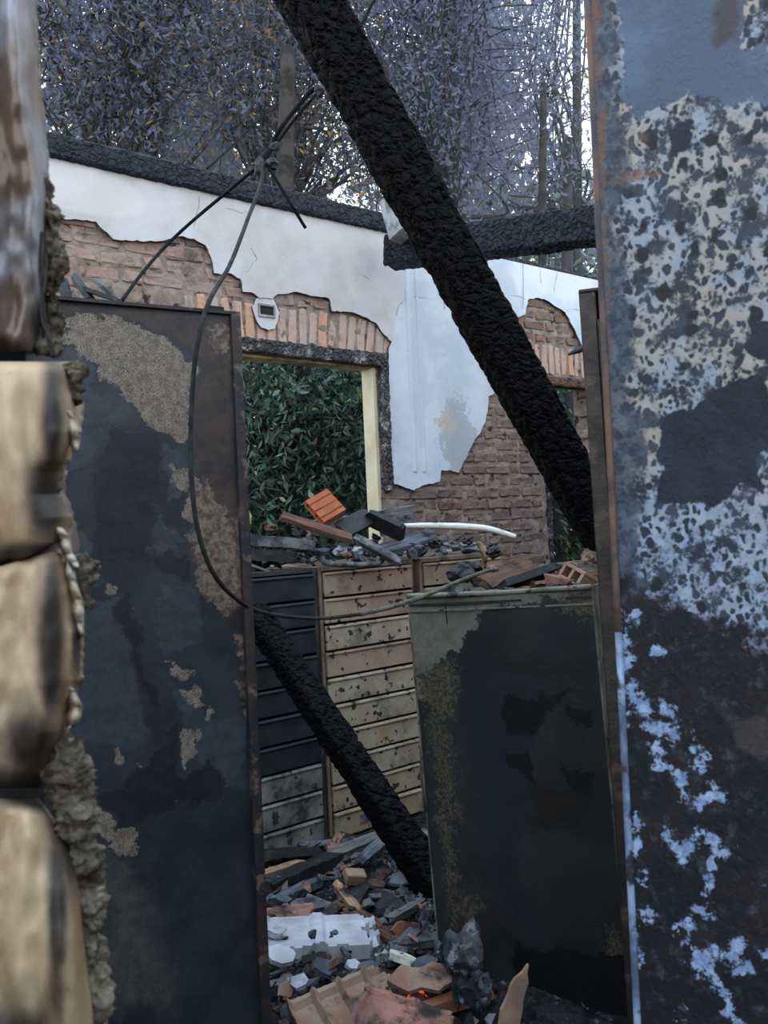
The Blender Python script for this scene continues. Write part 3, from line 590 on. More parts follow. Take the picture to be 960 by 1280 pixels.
# ------------------------------------------------------------------ tall locker seen edge on
tl = gy(724, 365, 1.74); TZ = tl.z
M['locker'] = m_two('scorched locker steel', (.018, .014, .013), (.05, .037, .03), 8, .4, .62, .6, .4, 70, .4, c=S('4d4138'), csc=24)
lk = empty('locker', Vector((tl.x+.037, tl.y, 0)), 'narrow dark scorched locker standing edge-on behind the mottled sheet', 'locker', None, -.25); lk.rotation_euler.y = -.019
box('front_flange', 0, .034, 0, .02, 0, TZ, M['locker'], lk, .003); tag(box('edge_strip', .034, .05, -.006, .012, 0, TZ-.06, M['lcabedge'], lk, .002), 'worn brown edge strip')
box('side_panel', 0, .006, .02, .22, 0, TZ, M['locker'], lk); box('side_panel', .30, .306, .02, .22, 0, TZ, M['locker'], lk); box('door', .05, .30, .0, .016, .04, TZ-.02, M['locker'], lk, .002); box('top_panel', 0, .306, .0, .22, TZ, TZ+.008, M['frameblack'], lk, .002); box('back_panel', .006, .30, .214, .22, 0, TZ, M['locker'], lk)
p = [Matrix.Rotation(.25, 3, 'Z') @ (gy(x, y, 1.75) - Vector((tl.x, tl.y, 0))) for x, y in ((709, 442), (718, 438), (732, 433))]
tube('charred_splinter', p, [.0015, .006, .008], M['frameblack'], lk, 6)  # thin charred splinter jutting from the upright

# ------------------------------------------------------------------ near mottled sheet at right
NA = -math.radians(24); nl = gy(766, 640, .80); NF = Frame(Vector((nl.x, nl.y, 0)), NA)
g = G('mottled corroded galvanised sheet')
nv = g.n.new('ShaderNodeTexNoise'); nv.inputs['Scale'].default_value = 55; nv.inputs['Detail'].default_value = 4; g.t.links.new(g.co, nv.inputs['Vector'])
vm = g.n.new('ShaderNodeVectorMath'); vm.operation = 'MULTIPLY_ADD'; g.t.links.new(nv.outputs[1], vm.inputs[0]); vm.inputs[1].default_value = (.016, .016, .016); g.t.links.new(g.scale(1, 1, .75), vm.inputs[2]); wc = vm.outputs[0]
big = g.noise(16, 6, .7, dist=.4); fine = g.noise(70, 7, .75, dist=.5)
N_ = lambda a, n_, k: g.ma('ADD', g.attr(a), g.ma('MULTIPLY', g.ma('SUBTRACT', n_, .5), k))
cream = g.mix(g.step(g.noise(14, 5), .4, .6), S('9b958c'), S('8794a3')); cream = g.mix(g.step(fine, .45, .7), cream, S('a39f98'))
blue = g.mix(g.step(big, .4, .6), S('232b37'), S('3a434f'))
k1 = g.step(g.vor(150, co=wc), .30, .46); k2 = g.step(g.vor(78, co=wc), .27, .38); k3 = g.step(g.noise(34, 7, .75), .43, .52)
wh0 = g.mix(g.step(fine, .4, .6), S('9db2d0'), S('7189ad')); cream = g.mix(g.ma('MULTIPLY', g.step(g.attr('cold'), 0, 1), .6), cream, wh0); net = g.ma('MULTIPLY', g.ma('MULTIPLY', k1, k2), k3); mid = g.mix(net, blue, cream)
mid = g.mix(g.ma('SUBTRACT', 1.0, g.step(g.vor(38, co=wc), .2, .27)), mid, (.014, .016, .022))
mid = g.mix(g.ma('MULTIPLY', g.step(N_('margin', big, 3), 0, .5), .85), mid, g.mix(g.step(fine, .4, .6), S('2a3340'), S('4b5866')))
dark = g.mix(g.step(g.noise(14, 6, .7), .42, .6), (.007, .009, .015), (.015, .012, .014)); dark = g.mix(g.step(g.noise(70, 6, .75), .52, .7), dark, (.045, .052, .072))
wh = g.mix(g.step(fine, .4, .6), S('9db2d0'), S('7189ad')); dark = g.mix(g.step(N_('white', g.noise(95, 8, .8), 7.5), .25, .6), dark, wh)
col = g.mix(g.step(N_('low', g.noise(24, 8, .75), 5), -.2, .5), mid, dark)
tp = g.mix(g.step(g.noise(7, 5), .4, .62), S('4c586c'), S('5b6b86')); tp = g.mix(g.step(g.noise(40, 6, .7), .62, .68), tp, (.03, .035, .05)); tp = g.mix(g.step(g.noise(33, 6, .7), .66, .7), tp, S('8a8a86'))
col = g.mix(g.step(N_('top', g.noise(40, 7, .7), 4.5), 0, .3), col, tp)
col = g.mix(g.ma('MULTIPLY', g.step(N_('brown', big, 2), 0, .6), .8), col, (.05, .042, .042))
col = g.mix(g.ma('MULTIPLY', g.step(N_('rust', g.noise(60, 6, .7), 5), .2, .8), .7), col, S('6b4d40'))
col = g.mix(g.step(N_('patch', g.noise(50, 6, .7), 2.2), 0, .2), col, g.mix(g.step(big, .4, .6), S('19222d'), S('222c3a')))
g.bump(fine, .35, .002); g.bump(net, .3, .0015); M['mottle'] = g.fin(col, .62, 0.0, .3)
ns = empty('steel_sheet', NF.o, 'near mottled blue and white corroded steel sheet along the right edge', 'metal sheet', None, NA)
LI = lambda *P, r=9: (lambda px, py: fline(px, py, P, r))
fld = {'frame': NF, 'warp': 9, 'wsc': 55, 'low': lambda px, py: (py-712-(px-760)*.42)/50.0, 'cold': lambda px, py: (py-560)/110.0, 'margin': lambda px, py: 1-(px-745-(py*.047))/32,
 'top': PO([(764, -60), (936, -60), (931, 52), (960, 59), (990, 134), (910, 134), (874, 121), (864, 111), (846, 134), (794, 144), (776, 116), (774, 52)], r=16),
 'brown': PO([(880, -60), (940, -60), (928, 55), (892, 62)], [(885, 868), (925, 895), (960, 880), (990, 960), (925, 950), (905, 910)], r=20),
 'white': LI([(797, 875), (815, 905), (837, 917)], [(830, 880), (832, 892)], [(845, 905)], [(860, 915)], [(815, 930), (825, 955)], [(867, 940), (877, 960)], [(820, 817)], [(787, 827)], [(788, 860), (793, 869)], [(825, 950), (841, 965), (856, 976)], [(856, 999), (874, 1004), (890, 989), (900, 999)], [(833, 1043), (851, 1074), (869, 1058)], [(874, 1040), (900, 1063), (910, 1061)], [(890, 1074), (885, 1110)], [(805, 1098)], [(802, 1141), (815, 1148)], [(843, 1156), (859, 1146), (859, 1180)], [(870, 1136), (884, 1141)], [(872, 1197), (895, 1190)], [(874, 1200), (900, 1234), (916, 1254), (911, 1267), (926, 1280)], [(926, 1174), (918, 1200)], [(923, 1210), (936, 1216)], [(957, 1190)], [(794, 1030), (795, 1063)], [(792, 1165), (800, 1205)], [(854, 1270)], [(892, 727), (905, 765)], [(930, 745), (945, 770)], [(870, 935), (872, 950)], [(795, 770)], [(840, 745), (850, 748)], [(868, 768)], [(955, 1110)], [(775, 770), (778, 900)], r=9.5),
 'rust': LI([(742, 0), (752, 200), (757, 400), (765, 650)], [(775, 225), (808, 210)], [(790, 222), (812, 216)], [(797, 170), (808, 166)], r=9),
 'patch': PO([(828, 521), (874, 498), (921, 461), (949, 469), (960, 487), (990, 549), (944, 575), (960, 614), (921, 608), (898, 632), (846, 632), (818, 626), (823, 601), (820, 562)], [(923, 433), (941, 402), (990, 390), (990, 456), (944, 451)], [(838, 158), (868, 155), (870, 192), (836, 195)], r=14)}
panel('sheet_face', .45, 2.35, .0045, 0, M['mottle'], ns, disp=lambda X, Z: .002*np.sin(X*20)+.002*np.sin(Z*6), fields=fld)
M['foldreflection'] = m_two('blue reflection folded edge', S('8ca3c4'), S('4e5a70'), 16, .4, .62, .4, .3, 90, .5, c=(.03, .03, .04), csc=30)  # blue reflection along the lower rim put into its colour
M['foldrust'] = m_two('rusty folded edge', S('6b5346'), S('3b3a42'), 16, .4, .6, .6, .3, 90, .4)
zt = gy(770, 790, .8).z
tag(tube('folded_edge', [(0, .0, 0), (0, 0, zt*.5), (0, 0, zt)], .0035, M['foldreflection'], ns, 8), 'folded edge coloured with a bright blue reflection')
tag(tube('folded_edge', [(0, .0, zt), (0, 0, 1.8), (0, 0, 2.35)], .0035, M['foldrust'], ns, 8), 'rusty folded edge')
box('return_flange', -.001, .001, .0, .025, 0, 2.35, M['foldrust'], ns)

# ------------------------------------------------------------------ near crumpled cladding at left
cl = empty('insulated_panel', (gy(20, 640, .6).x, .62, 0), 'near insulated wall panel with crumpled scorched metal skin at left edge', 'panel')
base = cl.location.copy()
M['skin'] = None
g = G('scorched crumpled skin'); col = g.mix(g.step(g.noise(7, 6, .65), .35, .68), S('c0a98c'), S('8f7453')); col = g.mix(g.step(g.ma('ADD', g.attr('soot'), g.ma('MULTIPLY', g.ma('SUBTRACT', g.noise(12, 6, .65), .5), .8)), -.1, .75), col, (.035, .028, .022))  # soot attribute also paints the shade of the folds
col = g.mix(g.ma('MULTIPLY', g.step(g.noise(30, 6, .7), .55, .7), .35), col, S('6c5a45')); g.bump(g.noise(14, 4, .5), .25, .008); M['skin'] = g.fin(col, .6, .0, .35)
g = G('silvered crumpled skin'); col = g.mix(g.step(g.noise(9, 6, .65), .36, .6), S('8c8c94'), S('6c5a4a')); col = g.mix(g.step(g.ma('ADD', g.attr('soot'), g.ma('MULTIPLY', g.ma('SUBTRACT', g.noise(16, 6, .65), .5), .8)), 0, .6), col, S('37302c'))
g.bump(g.noise(14, 4, .5), .3, .008); M['skinsilver'] = g.fin(col, .45, .25, .5)
g = G('torn curl'); col = g.mix(g.step(g.noise(30, 6, .7), .4, .6), S('c9c6bd'), S('a08e75')); col = g.mix(g.step(g.noise(40, 6, .7), .55, .62), col, (.03, .028, .025)); M['curl'] = g.fin(col, .5, .1, .5)
def skin(name, ytop, ybot, rb, d0, mat, label, soot, seed, bulge=.03, ny=120, nx=46, xl=-170, topf=None, botf=None, fold=.006):
    V = []; pxs = []; pys = []
    ry = [r[1] for r in rb]; rx = [r[0] for r in rb]
    for j in range(ny+1):
        t = j/ny; py0 = ytop+(ybot-ytop)*t; xr = float(np.interp(py0, ry, rx))+2.2*mnoise.noise(Vector((0, py0*.09, seed)))*2+random.uniform(-.6, .6)
        for i in range(nx+1):
            s = i/nx; px = xl+(xr-xl)*s; dyy = 0
            if topf and t < .25: dyy += topf(px)*(1-t/.25)
            if botf and t > .6: dyy += botf(px)*((t-.6)/.4)
            q = max(0, px-float(np.interp(py0, ry, rx))+46)/46
            dep = d0 - bulge*math.sin(math.pi*min(1, max(0, t)))**.5*.5 + .06*max(0, q)**2.2
            dep += fold*math.sin(px*.11+seed+1.6*math.sin(py0*.012+seed))+fold*1.3*mnoise.noise(Vector((px*.03, py0*.008, seed)))+fold*.6*mnoise.noise(Vector((px*.09, py0*.03, seed+5)))
            dep += .012*(1-min(1, min(t, 1-t)/.05))**2
            V.append(gy(px, py0+dyy, dep)-base); pxs.append(px); pys.append(py0)
    i = (np.arange(nx)[None]+(nx+1)*np.arange(ny)[:, None]).ravel(); f = np.stack([i, i+nx+1, i+nx+2, i+1], 1)
    me = fast_mesh(name, np.array([tuple(p) for p in V]), f, 4); me.shade_smooth(); fattr(me, 'soot', blobs(np.array(pxs), np.array(pys), soot)); o = link(name, me, cl, mat)  # blobs mix burnt patches with painted fold shade
    md = o.modifiers.new('s', 'SOLIDIFY'); md.thickness = .0012; tag(o, label); return o
skin('metal_skin', -60, 441, [(44, -60), (46, 0), (50, 90), (60, 180), (62, 230), (56, 330), (54, 441)], .60, M['skinsilver'], 'silvery brown crumpled upper sheet', [(62, 330, 14, 110), (48, 400, 14, 40), (-40, 200, 40, 200)], 1.0, fold=.009)
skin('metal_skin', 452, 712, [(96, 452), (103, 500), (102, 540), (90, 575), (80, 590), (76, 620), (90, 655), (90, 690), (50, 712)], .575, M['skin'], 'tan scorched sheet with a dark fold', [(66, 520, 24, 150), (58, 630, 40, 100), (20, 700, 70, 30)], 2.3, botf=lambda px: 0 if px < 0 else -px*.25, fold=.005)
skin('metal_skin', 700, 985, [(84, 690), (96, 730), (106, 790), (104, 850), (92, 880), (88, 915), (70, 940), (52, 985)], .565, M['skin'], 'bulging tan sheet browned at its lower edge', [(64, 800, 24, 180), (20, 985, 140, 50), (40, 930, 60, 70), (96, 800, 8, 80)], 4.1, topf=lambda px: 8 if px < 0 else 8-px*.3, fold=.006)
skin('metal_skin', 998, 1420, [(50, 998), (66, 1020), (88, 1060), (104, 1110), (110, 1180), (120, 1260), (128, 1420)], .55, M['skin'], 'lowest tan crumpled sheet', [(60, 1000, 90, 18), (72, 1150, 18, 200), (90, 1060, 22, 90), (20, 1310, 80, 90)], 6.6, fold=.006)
skin('metal_skin', 588, 712, [(84, 588), (82, 615), (92, 640), (97, 662), (99, 690), (88, 712)], .60, M['skinsilver'], 'silver crumpled flap between the tan sheets', [(66, 620, 10, 30), (85, 700, 12, 14)], 9.2, ny=40, nx=24, xl=40, fold=.004, bulge=.01)
# torn curls on the rim of the skin
for k, pts in enumerate((((68, 655), (78, 668), (84, 690), (90, 702), (98, 712)), ((84, 700), (88, 722), (95, 745), (97, 775), (104, 800)), ((80, 850), (88, 862), (94, 880), (90, 905), (84, 912)), ((78, 500), (86, 520), (92, 545), (96, 570)))):
    V = []; Fc = []; P = []
    for a, b in zip(pts[:-1], pts[1:]):
        for q in range(5): P.append((a[0]+(b[0]-a[0])*q/5, a[1]+(b[1]-a[1])*q/5))
    for i, (x, y) in enumerate(P):
        ww = (7.5+2.5*math.sin(i*.45+k))*math.sin(math.pi*(i+.6)/(len(P)+.2)); de = .59+.004*math.sin(i*1.3)
        V += [gy(x-ww, y+random.uniform(-.6, .6), de+.008)-base, gy(x, y, de-.004)-base, gy(x+ww, y+random.uniform(-.6, .6), de+.006)-base]
        if i: a_ = 3*i-3; Fc += [(a_, a_+1, a_+4, a_+3), (a_+1, a_+2, a_+5, a_+4)]
    o = link('torn_curl', mesh('torn_curl', V, Fc, True), cl, M['curl']); md = o.modifiers.new('s', 'SOLIDIFY'); md.thickness = .001
# mineral wool
g = G('scorched mineral wool'); col = g.mix(g.step(g.noise(30, 6, .7), .35, .65), S('a79c8b'), S('4d4438')); col = g.mix(g.step(g.noise(90, 5, .7), .58, .66), col, S('b0aaa0')); g.bump(g.noise(160, 6, .8), 1, .006); M['wool'] = g.fin(col, .95, 0, .1)
def wool(pts, de, rads, name, label):
    P = [gy(x, y, de)-base for x, y in pts]; me = tube_mesh(name, P, [r*de/F for r in rads], 18); sub = bmesh.new(); sub.from_mesh(me); bmesh.ops.subdivide_edges(sub, edges=sub.edges, cuts=3, use_grid_fill=True)
    for v_ in sub.verts:
        c_ = v_.co; n_ = v_.normal; v_.co = c_+n_*(.009*mnoise.noise(c_*55)+.005*mnoise.noise(c_*150)+.003*mnoise.noise(c_*330)+.0012*random.uniform(-1, 1))
    o = link(name, bm_mesh(name, sub), cl, M['wool']); tag(o, label); o['kind'] = 'stuff'; return o
wool([(62, 925), (78, 945), (88, 970), (93, 1010), (98, 1060), (108, 1110), (114, 1160), (116, 1220), (122, 1300), (126, 1420)], .60, [8, 24, 27, 24, 20, 18, 17, 17, 16, 15], 'insulation_wool', 'grey fluffy mineral wool bulging from the torn lower edge')
wool([(60, 225), (62, 260), (63, 320), (64, 375), (62, 440)], .64, [6, 10, 12, 11, 8], 'insulation_wool', 'brown scorched wool behind the upper sheet')
wool([(88, 455), (92, 480), (94, 500)], .60, [7, 9, 6], 'insulation_wool', None); wool([(96, 700), (102, 730), (104, 755)], .61, [6, 8, 5], 'insulation_wool', None)
box('panel_core', -.34, -.005, .02, .07, 0, 2.2, M['frameblack'], cl)
for k, xx in enumerate(((52, 50, 56, 60, 66), (56, 58, 52, 63, 70))):
    tube('loose_wire', [gy(x, y, .597)-base for x, y in zip(xx, (290, 340, 390, 425, 447))], .0011, M['greycable'], cl, 6)

# ------------------------------------------------------------------ cables, pole
def cable(name, pts, r, mat, label, cat='cable', **k): return tag(tube(name, [gy(*p) for p in pts], r, mat, None, 8, **k), label, cat)
cable('cable', [(152, 377, 1.75), (175, 345, 1.9), (205, 310, 2.05), (240, 277, 2.1), (290, 235, 2.1), (325, 205, 2.05), (345, 180, 2.08), (372, 145, 2.12), (400, 112, 2.14), (430, 70, 2.16), (452, 30, 2.16), (470, -4, 2.18), (500, -60, 2.2)], .0042, M['cable'], 'thin black cable running up behind the slanting beam')
cable('cable', [(326, 202, 2.02), (338, 185, 2.05), (350, 162, 2.05), (370, 136, 2.08), (385, 118, 2.1), (397, 108, 2.1)], .0058, M['cable'], 'thicker burnt cable bundled along the thin one')
cable('cable', [(328, 200, 2.0), (327, 228, 1.95), (312, 268, 1.8), (288, 330, 1.6), (262, 376, 1.45), (247, 430, 1.4), (240, 500, 1.4), (239, 580, 1.4), (246, 655, 1.4), (266, 715, 1.45), (300, 752, 1.55), (340, 768, 1.7), (400, 773, 1.9), (450, 768, 1.95)], [.005]*2+[.0042]*8+[.0042]*4, M['greycable'], 'grey cable hanging in a long loop before the left cabinet')
cable('rope', [(450, 768, 1.95), (495, 757, 2.0), (540, 741, 2.05), (585, 722, 2.1), (612, 713, 2.2), (622, 712, 2.26)], .0055, M['rope'], 'green grey rope end drawn over the filing cabinet rim', 'rope')
cable('metal_rod', [(335, 208, 2.0), (382, 285, 2.0)], .0042, M['cable'], 'short black rod hanging from the cable knot', 'rod', smooth_pts=False)
def lump_mesh(name, r, seed, sub=2, am=.35, sq=(1, 1, 1)):
    bm = bmesh.new(); bmesh.ops.create_icosphere(bm, subdivisions=sub, radius=1)
    for v_ in bm.verts: k = 1+am*mnoise.noise(v_.co*1.3+Vector((seed*7.1, 0, 0)))*1.6+am*.4*mnoise.noise(v_.co*3.4+Vector((seed, 3, 0))); v_.co = Vector((v_.co.x*sq[0], v_.co.y*sq[1], v_.co.z*sq[2]))*k*r
    return bm_mesh(name, bm)
kn = empty('cable_clamp', gy(328, 204, 2.0), 'charred knot clamp where the three cables meet', 'clamp'); b0 = kn.location.copy()
for (x, y, rx_, rz_) in ((325, 208, .012, .024), (340, 205, .018, .012), (345, 183, .013, .012)):
    o = link('clamp_block', lump_mesh('clamp_block', 1, x, 2, .3, (rx_, .012, rz_)), kn, M['charwood']); o.location = gy(x, y, 2.0)-b0
o = link('cable_clamp', lump_mesh('cable_clamp', 1, 3, 2, .3, (.014, .012, .016)), None, M['charwood']); o.location = gy(400, 113, 2.08); tag(o, 'small charred clamp on the cable beside the slanting beam', 'clamp')
tag(tube('charred_stick', [gy(x, y, 1.5) for x, y in ((58, -20), (72, 0), (88, 20))], [.008, .007, .003], M['charwood'], None, 6), 'black stick end poking in at the top left corner', 'stick')

# ------------------------------------------------------------------ rubble
def plank(p0, p1, w_, t_, mat, name, label, cat='plank', roll=0, jag=.02, group=None, bend=0):
    p0 = Vector(p0); p1 = Vector(p1); L = (p1-p0).length; n = max(3, int(L/.03)); V = []; Fc = []; sd_ = random.random()*50
    for i in range(n+1):
        x = L*i/n
        for (y, z) in ((-w_/2, -t_/2), (0, -t_/2*1.0), (w_/2, -t_/2), (w_/2, t_/2), (w_*.1, t_/2), (-w_/2, t_/2)):
            xx = x; k = 1
            if i in (0, n): xx += random.uniform(-1, 1)*jag; k = random.uniform(.75, 1)
            V.append(Vector((xx, y*k*(1+.1*mnoise.noise(Vector((x*9, y*9, sd_)))), z*k+bend*math.sin(math.pi*i/n)+t_*.12*mnoise.noise(Vector((x*20, y*30, sd_+3))))))
        if i:
            a = 6*(i-1); Fc += [(a+k, a+(k+1) % 6, a+6+(k+1) % 6, a+6+k) for k in range(6)]
    Fc += [(5, 4, 3, 2, 1, 0), tuple(6*n+k for k in range(6))]
    o = link(name, mesh(name, V, Fc), None, mat); o.location = p0; d_ = (p1-p0).normalized(); y_ = Vector((0, 0, 1)).cross(d_).normalized(); z_ = d_.cross(y_)
    R = Matrix((d_, y_, z_)).transposed() @ Matrix.Rotation(roll, 3, 'X'); o.rotation_euler = R.to_euler(); return tag(o, label, cat, group)
def tile_piece(loc, size, rot, mat, name, label, cat='roof tile', ribs=4, rib=.008, thick=.014, broken=.3, seed=0):
    sx_, sy_ = size; nx, ny = 28, 18; rs = random.Random(seed); V = []; Fc = []; idx = {}
    def top(x, y):
        e = abs(((x/sx_+.5)*ribs) % 1-.5)*2; return thick/2+(rib if e > .72 else 0)+(rib if abs(y) > sy_*.44 else 0)
    def ok(x, y): return not (x > sx_*(.5-broken*(.5+.8*mnoise.noise(Vector((y*26, seed, 0))))) or y < -sy_*(.5-broken*.5*(.4+mnoise.noise(Vector((x*24, seed, 5))))))
    bm = bmesh.new(); g_ = {}
    for j in range(ny+1):
        for i in range(nx+1):
            x = sx_*(i/nx-.5); y = sy_*(j/ny-.5)
            g_[i, j] = bm.verts.new((x+rs.uniform(-1, 1)*.0015, y+rs.uniform(-1, 1)*.0015, top(x, y)))
    for j in range(ny):
        for i in range(nx):
            if ok(sx_*((i+.5)/nx-.5), sy_*((j+.5)/ny-.5)): bm.faces.new((g_[i, j], g_[i+1, j], g_[i+1, j+1], g_[i, j+1]))
    bmesh.ops.delete(bm, geom=[v_ for v_ in bm.verts if not v_.link_faces], context='VERTS')
    r = bmesh.ops.extrude_face_region(bm, geom=list(bm.faces))
    for v_ in r['geom']:
        if isinstance(v_, bmesh.types.BMVert): v_.co.z = -thick/2
    o = link(name, bm_mesh(name, bm), None, mat); o.location = loc; o.rotation_euler = rot; return tag(o, label, cat)
def shard(poly, t_, mat, name, label, loc, rot, cat='shard', curl=0):
    bm = bmesh.new(); vs = [bm.verts.new((x, y, curl*(x*x))) for x, y in ragged(poly, .015, .003)]; f = bm.faces.new(vs); r = bmesh.ops.extrude_face_region(bm, geom=[f])
    for v_ in r['geom']:
        if isinstance(v_, bmesh.types.BMVert): v_.co.z += t_
    bmesh.ops.triangulate(bm, faces=list(bm.faces)); o = link(name, bm_mesh(name, bm), None, mat); o.location = loc; o.rotation_euler = rot; return tag(o, label, cat)
def lump(loc, r, sq, mat, name, label, cat='lump', seed=None, am=.35, group=None):
    o = link(name, lump_mesh(name, r, seed if seed is not None else random.random()*40, 3, am, sq), None, mat); o.location = loc; o.rotation_euler = (0, 0, random.uniform(0, 6)); return tag(o, label, cat, group)
m = M; M['tanshard'] = tile('scorched tan shard', S('8b7460'), S('6e5a4a'), (.04, .035, .03), .5, .7)
# on the drawer cabinets
plank(gy(300, 674, 3.75), gy(389, 681, 3.85), .16, .045, m['chargrey'], 'charred_board', 'flat grey charred board at the left end of the drawer cabinets', 'board')
plank(gy(300, 692, 3.7), gy(372, 697, 3.8), .12, .05, m['charwood'], 'charred_board', 'black board under the flat grey board on the drawer cabinets', 'board')
plank(gy(352, 645, 3.95), gy(440, 674, 3.9), .05, .028, m['brownwood'], 'charred_plank', 'brown scorched plank sloping down below the orange tile', roll=.5)
plank(gy(385, 662, 4.15), gy(515, 641, 4.4), .09, .075, m['greywood'], 'timber_beam', 'pale grey squared timber lying behind the black board', 'beam')
plank(gy(425, 664, 4.0), gy(462, 645, 4.1), .10, .022, m['charwood'], 'charred_board', 'black tilted board rising to a ridge above the drawers', 'board', roll=.9)
plank(gy(458, 645, 4.1), gy(507, 669, 4.05), .12, .024, m['charwood'], 'charred_board', 'black board falling right from the ridge above the drawers', 'board', roll=-.7)
plank(gy(444, 672, 3.95), gy(502, 704, 3.9), .045, .025, m['chargrey'], 'charred_batten', 'ridged charcoal batten hanging over the tan drawer cabinet top', 'batten', roll=.6)
plank(gy(480, 686, 4.08), gy(541, 668, 4.2), .09, .02, m['bluewood'], 'ash_board', 'blue grey ash covered board right of the charcoal batten', 'board', roll=.5)
plank(gy(478, 668, 4.3), gy(520, 655, 4.4), .05, .03, m['bluewood'], 'ash_board', 'small ash grey board end behind the blue grey board', 'board')
o = tag(tube('white_lath', [gy(506, 657, 4.15), gy(540, 657, 4.17), gy(575, 658, 4.2), (gy(610, 661, 4.22)), gy(645, 671, 4.22)], [.012, .016, .018, .017, .012], m['whitewood'], None, 6), 'long white curved lath across the drawer cabinets', 'lath'); 
tag(tube('rolled_rim', [gy(403, 697, 3.84), gy(408, 704, 3.82), gy(440, 706, 3.86), (gy(470, 705, 3.92)), gy(479, 699, 3.95)], .013, m['chargrey'], None, 8), 'dark rolled metal rim at the tan cabinet top edge', 'metal strip')
tag(tube('bent_strip', [gy(596, 678, 4.2), gy(603, 684, 4.2), gy(606, 697, 4.2), gy(604, 714, 4.2)], [.012, .017, .016, .012], m['tanwood'], None, 7), 'pale bent strip hanging down the brown drawer cabinet', 'strip')
# hollow orange tile
def hollow(loc, rot, size, mat, label, nh=2):
    X, Y, Z = size; r_ = empty('hollow_tile', loc, label, 'clay tile'); r_.rotation_euler = rot; bm = bmesh.new(); t_ = .011
    bm_box(bm, -X/2, X/2, -Y/2, Y/2, -Z/2, -Z/2+t_, .002); bm_box(bm, -X/2, X/2, -Y/2, Y/2, Z/2-t_, Z/2, .002)
    for k in range(nh+1): y = -Y/2+t_/2+(Y-t_)*k/nh; bm_box(bm, -X/2, X/2, y-t_/2, y+t_/2, -Z/2+t_, Z/2-t_)
    link('tile_body', bm_mesh('tile_body', bm), r_, mat)
    for k in range(3): box('tile_rib', -X/2, X/2, -Y*.3+k*Y*.3-.004, -Y*.3+k*Y*.3+.004, Z/2, Z/2+.005, mat, r_, .001)
    return r_
hollow(gy(407, 635, 4.02), (.9, -.45, .5), (.13, .15, .05), m['orange'], 'clean orange hollow clay tile tilted on top of the rubble')
hollow(gy(727, 726, 2.32), (.35, .5, .6), (.09, .09, .05), m['tantile'], 'tan hollow clay tile piece on the filing cabinet beside the locker')
k = 0
labs = [(400, 690, .03, 'bluetile', 'grey blue ash lump near the left end of the rolled rim'), (425, 688, .035, 'whitebit', 'pale grey crumpled flake behind the rolled rim'), (449, 687, .03, 'whitebit', 'pale grey crumpled flake under the charcoal batten'), (436, 694, .025, 'pinktile', 'small pinkish crumb behind the rolled rim'),
 (470, 690, .03, 'chargrey', 'charred lump right of the charcoal batten'), (520, 683, .035, 'bluetile', 'blue grey lump under the white lath left end'), (545, 679, .04, 'charwood', 'black lump under the middle of the white lath'), (565, 682, .035, 'chargrey', 'ashy lump under the white lath'), (585, 676, .03, 'charwood', 'black lump left of the bent strip'), (618, 690, .04, 'charwood', 'black lump right of the bent strip'), (383, 676, .03, 'chargrey', 'charred lump at the end of the flat grey board'), (340, 660, .03, 'brownwood', 'brown chip above the flat grey board'), (375, 664, .03, 'chargrey', 'charred chip under the brown plank')]
for (x, y, r, mt, lb) in labs:
    lump(gy(x, y, 4.12 if x > 490 else 3.95), r, (1.2, .8, .6), m[mt], 'rubble_lump', lb, 'rubble', am=.6)
for k in range(120):                           # small chips that cannot be told apart
    x = random.uniform(322, 628); s0 = D.at(x, 700)[0]; u_ = random.random(); p = D.w(s0, .03+.42*u_, HT+random.uniform(.005, .02+.09*math.sin(math.pi*u_)))
    mt = random.choice(['charwood', 'chargrey', 'chargrey', 'bluetile', 'charwood', 'greywood', 'bluewood', 'whitebit' if k % 3 == 0 else 'chargrey']); q = 1.6 if k < 34 else 1
    o = shard([(q*random.uniform(.02, .05)*math.cos(t_), q*random.uniform(.009, .025)*math.sin(t_)) for t_ in np.linspace(0, 6.28, 7)[:-1]], .01, m[mt], 'charred_chip', 'charred chip strewn among the rubble on the drawer cabinet tops', p, (random.uniform(-.9, .9), random.uniform(-.7, .7), random.uniform(0, 6)), 'chip'); o['group'] = 'charred chips on the drawer cabinets'
# on the filing cabinet
lump(gy(578, 716, 2.42), .045, (1.1, .8, .62), m['charwood'], 'charcoal_block', 'black charcoal block at the left of the filing cabinet top', 'charcoal')
lump(gy(594, 712, 2.5), .03, (1.1, .8, .8), m['charwood'], 'charcoal_block', 'smaller charcoal block beside the rope end', 'charcoal')
plank(gy(606, 731, 2.38), gy(662, 708, 2.5), .08, .025, m['brownwood'], 'charred_wood', 'dark grained wood chunk right of the rope end', 'wood', roll=.6)
plank(gy(622, 735, 2.3), gy(692, 712, 2.45), .07, .022, m['charwood'], 'charred_wood', 'black split wood leaning on the dark grained chunk', 'wood', roll=-.5)
plank(gy(640, 722, 2.42), gy(690, 738, 2.3), .03, .02, m['brownwood'], 'charred_wood', 'short dark batten crossing the split wood', 'wood')
plank(gy(676, 711, 2.55), gy(740, 703, 2.5), .06, .02, m['greywood'], 'grey_plank', 'grey plank at the back of the filing cabinet top', 'plank')
plank(gy(685, 722, 2.35), gy(712, 728, 2.3), .03, .02, m['pinktile'], 'tile_shard', 'pinkish tile shard before the grey plank', 'tile')
lump(gy(712, 708, 2.45), .02, (1, 1, .7), m['tantile'], 'tile_crumb', 'tan tile crumb above the hollow tile piece', 'tile'); lump(gy(738, 698, 2.4), .022, (1, 1, .8), m['tantile'], 'tile_crumb', 'tan tile crumb beside the foot of the slanting beam', 'tile')
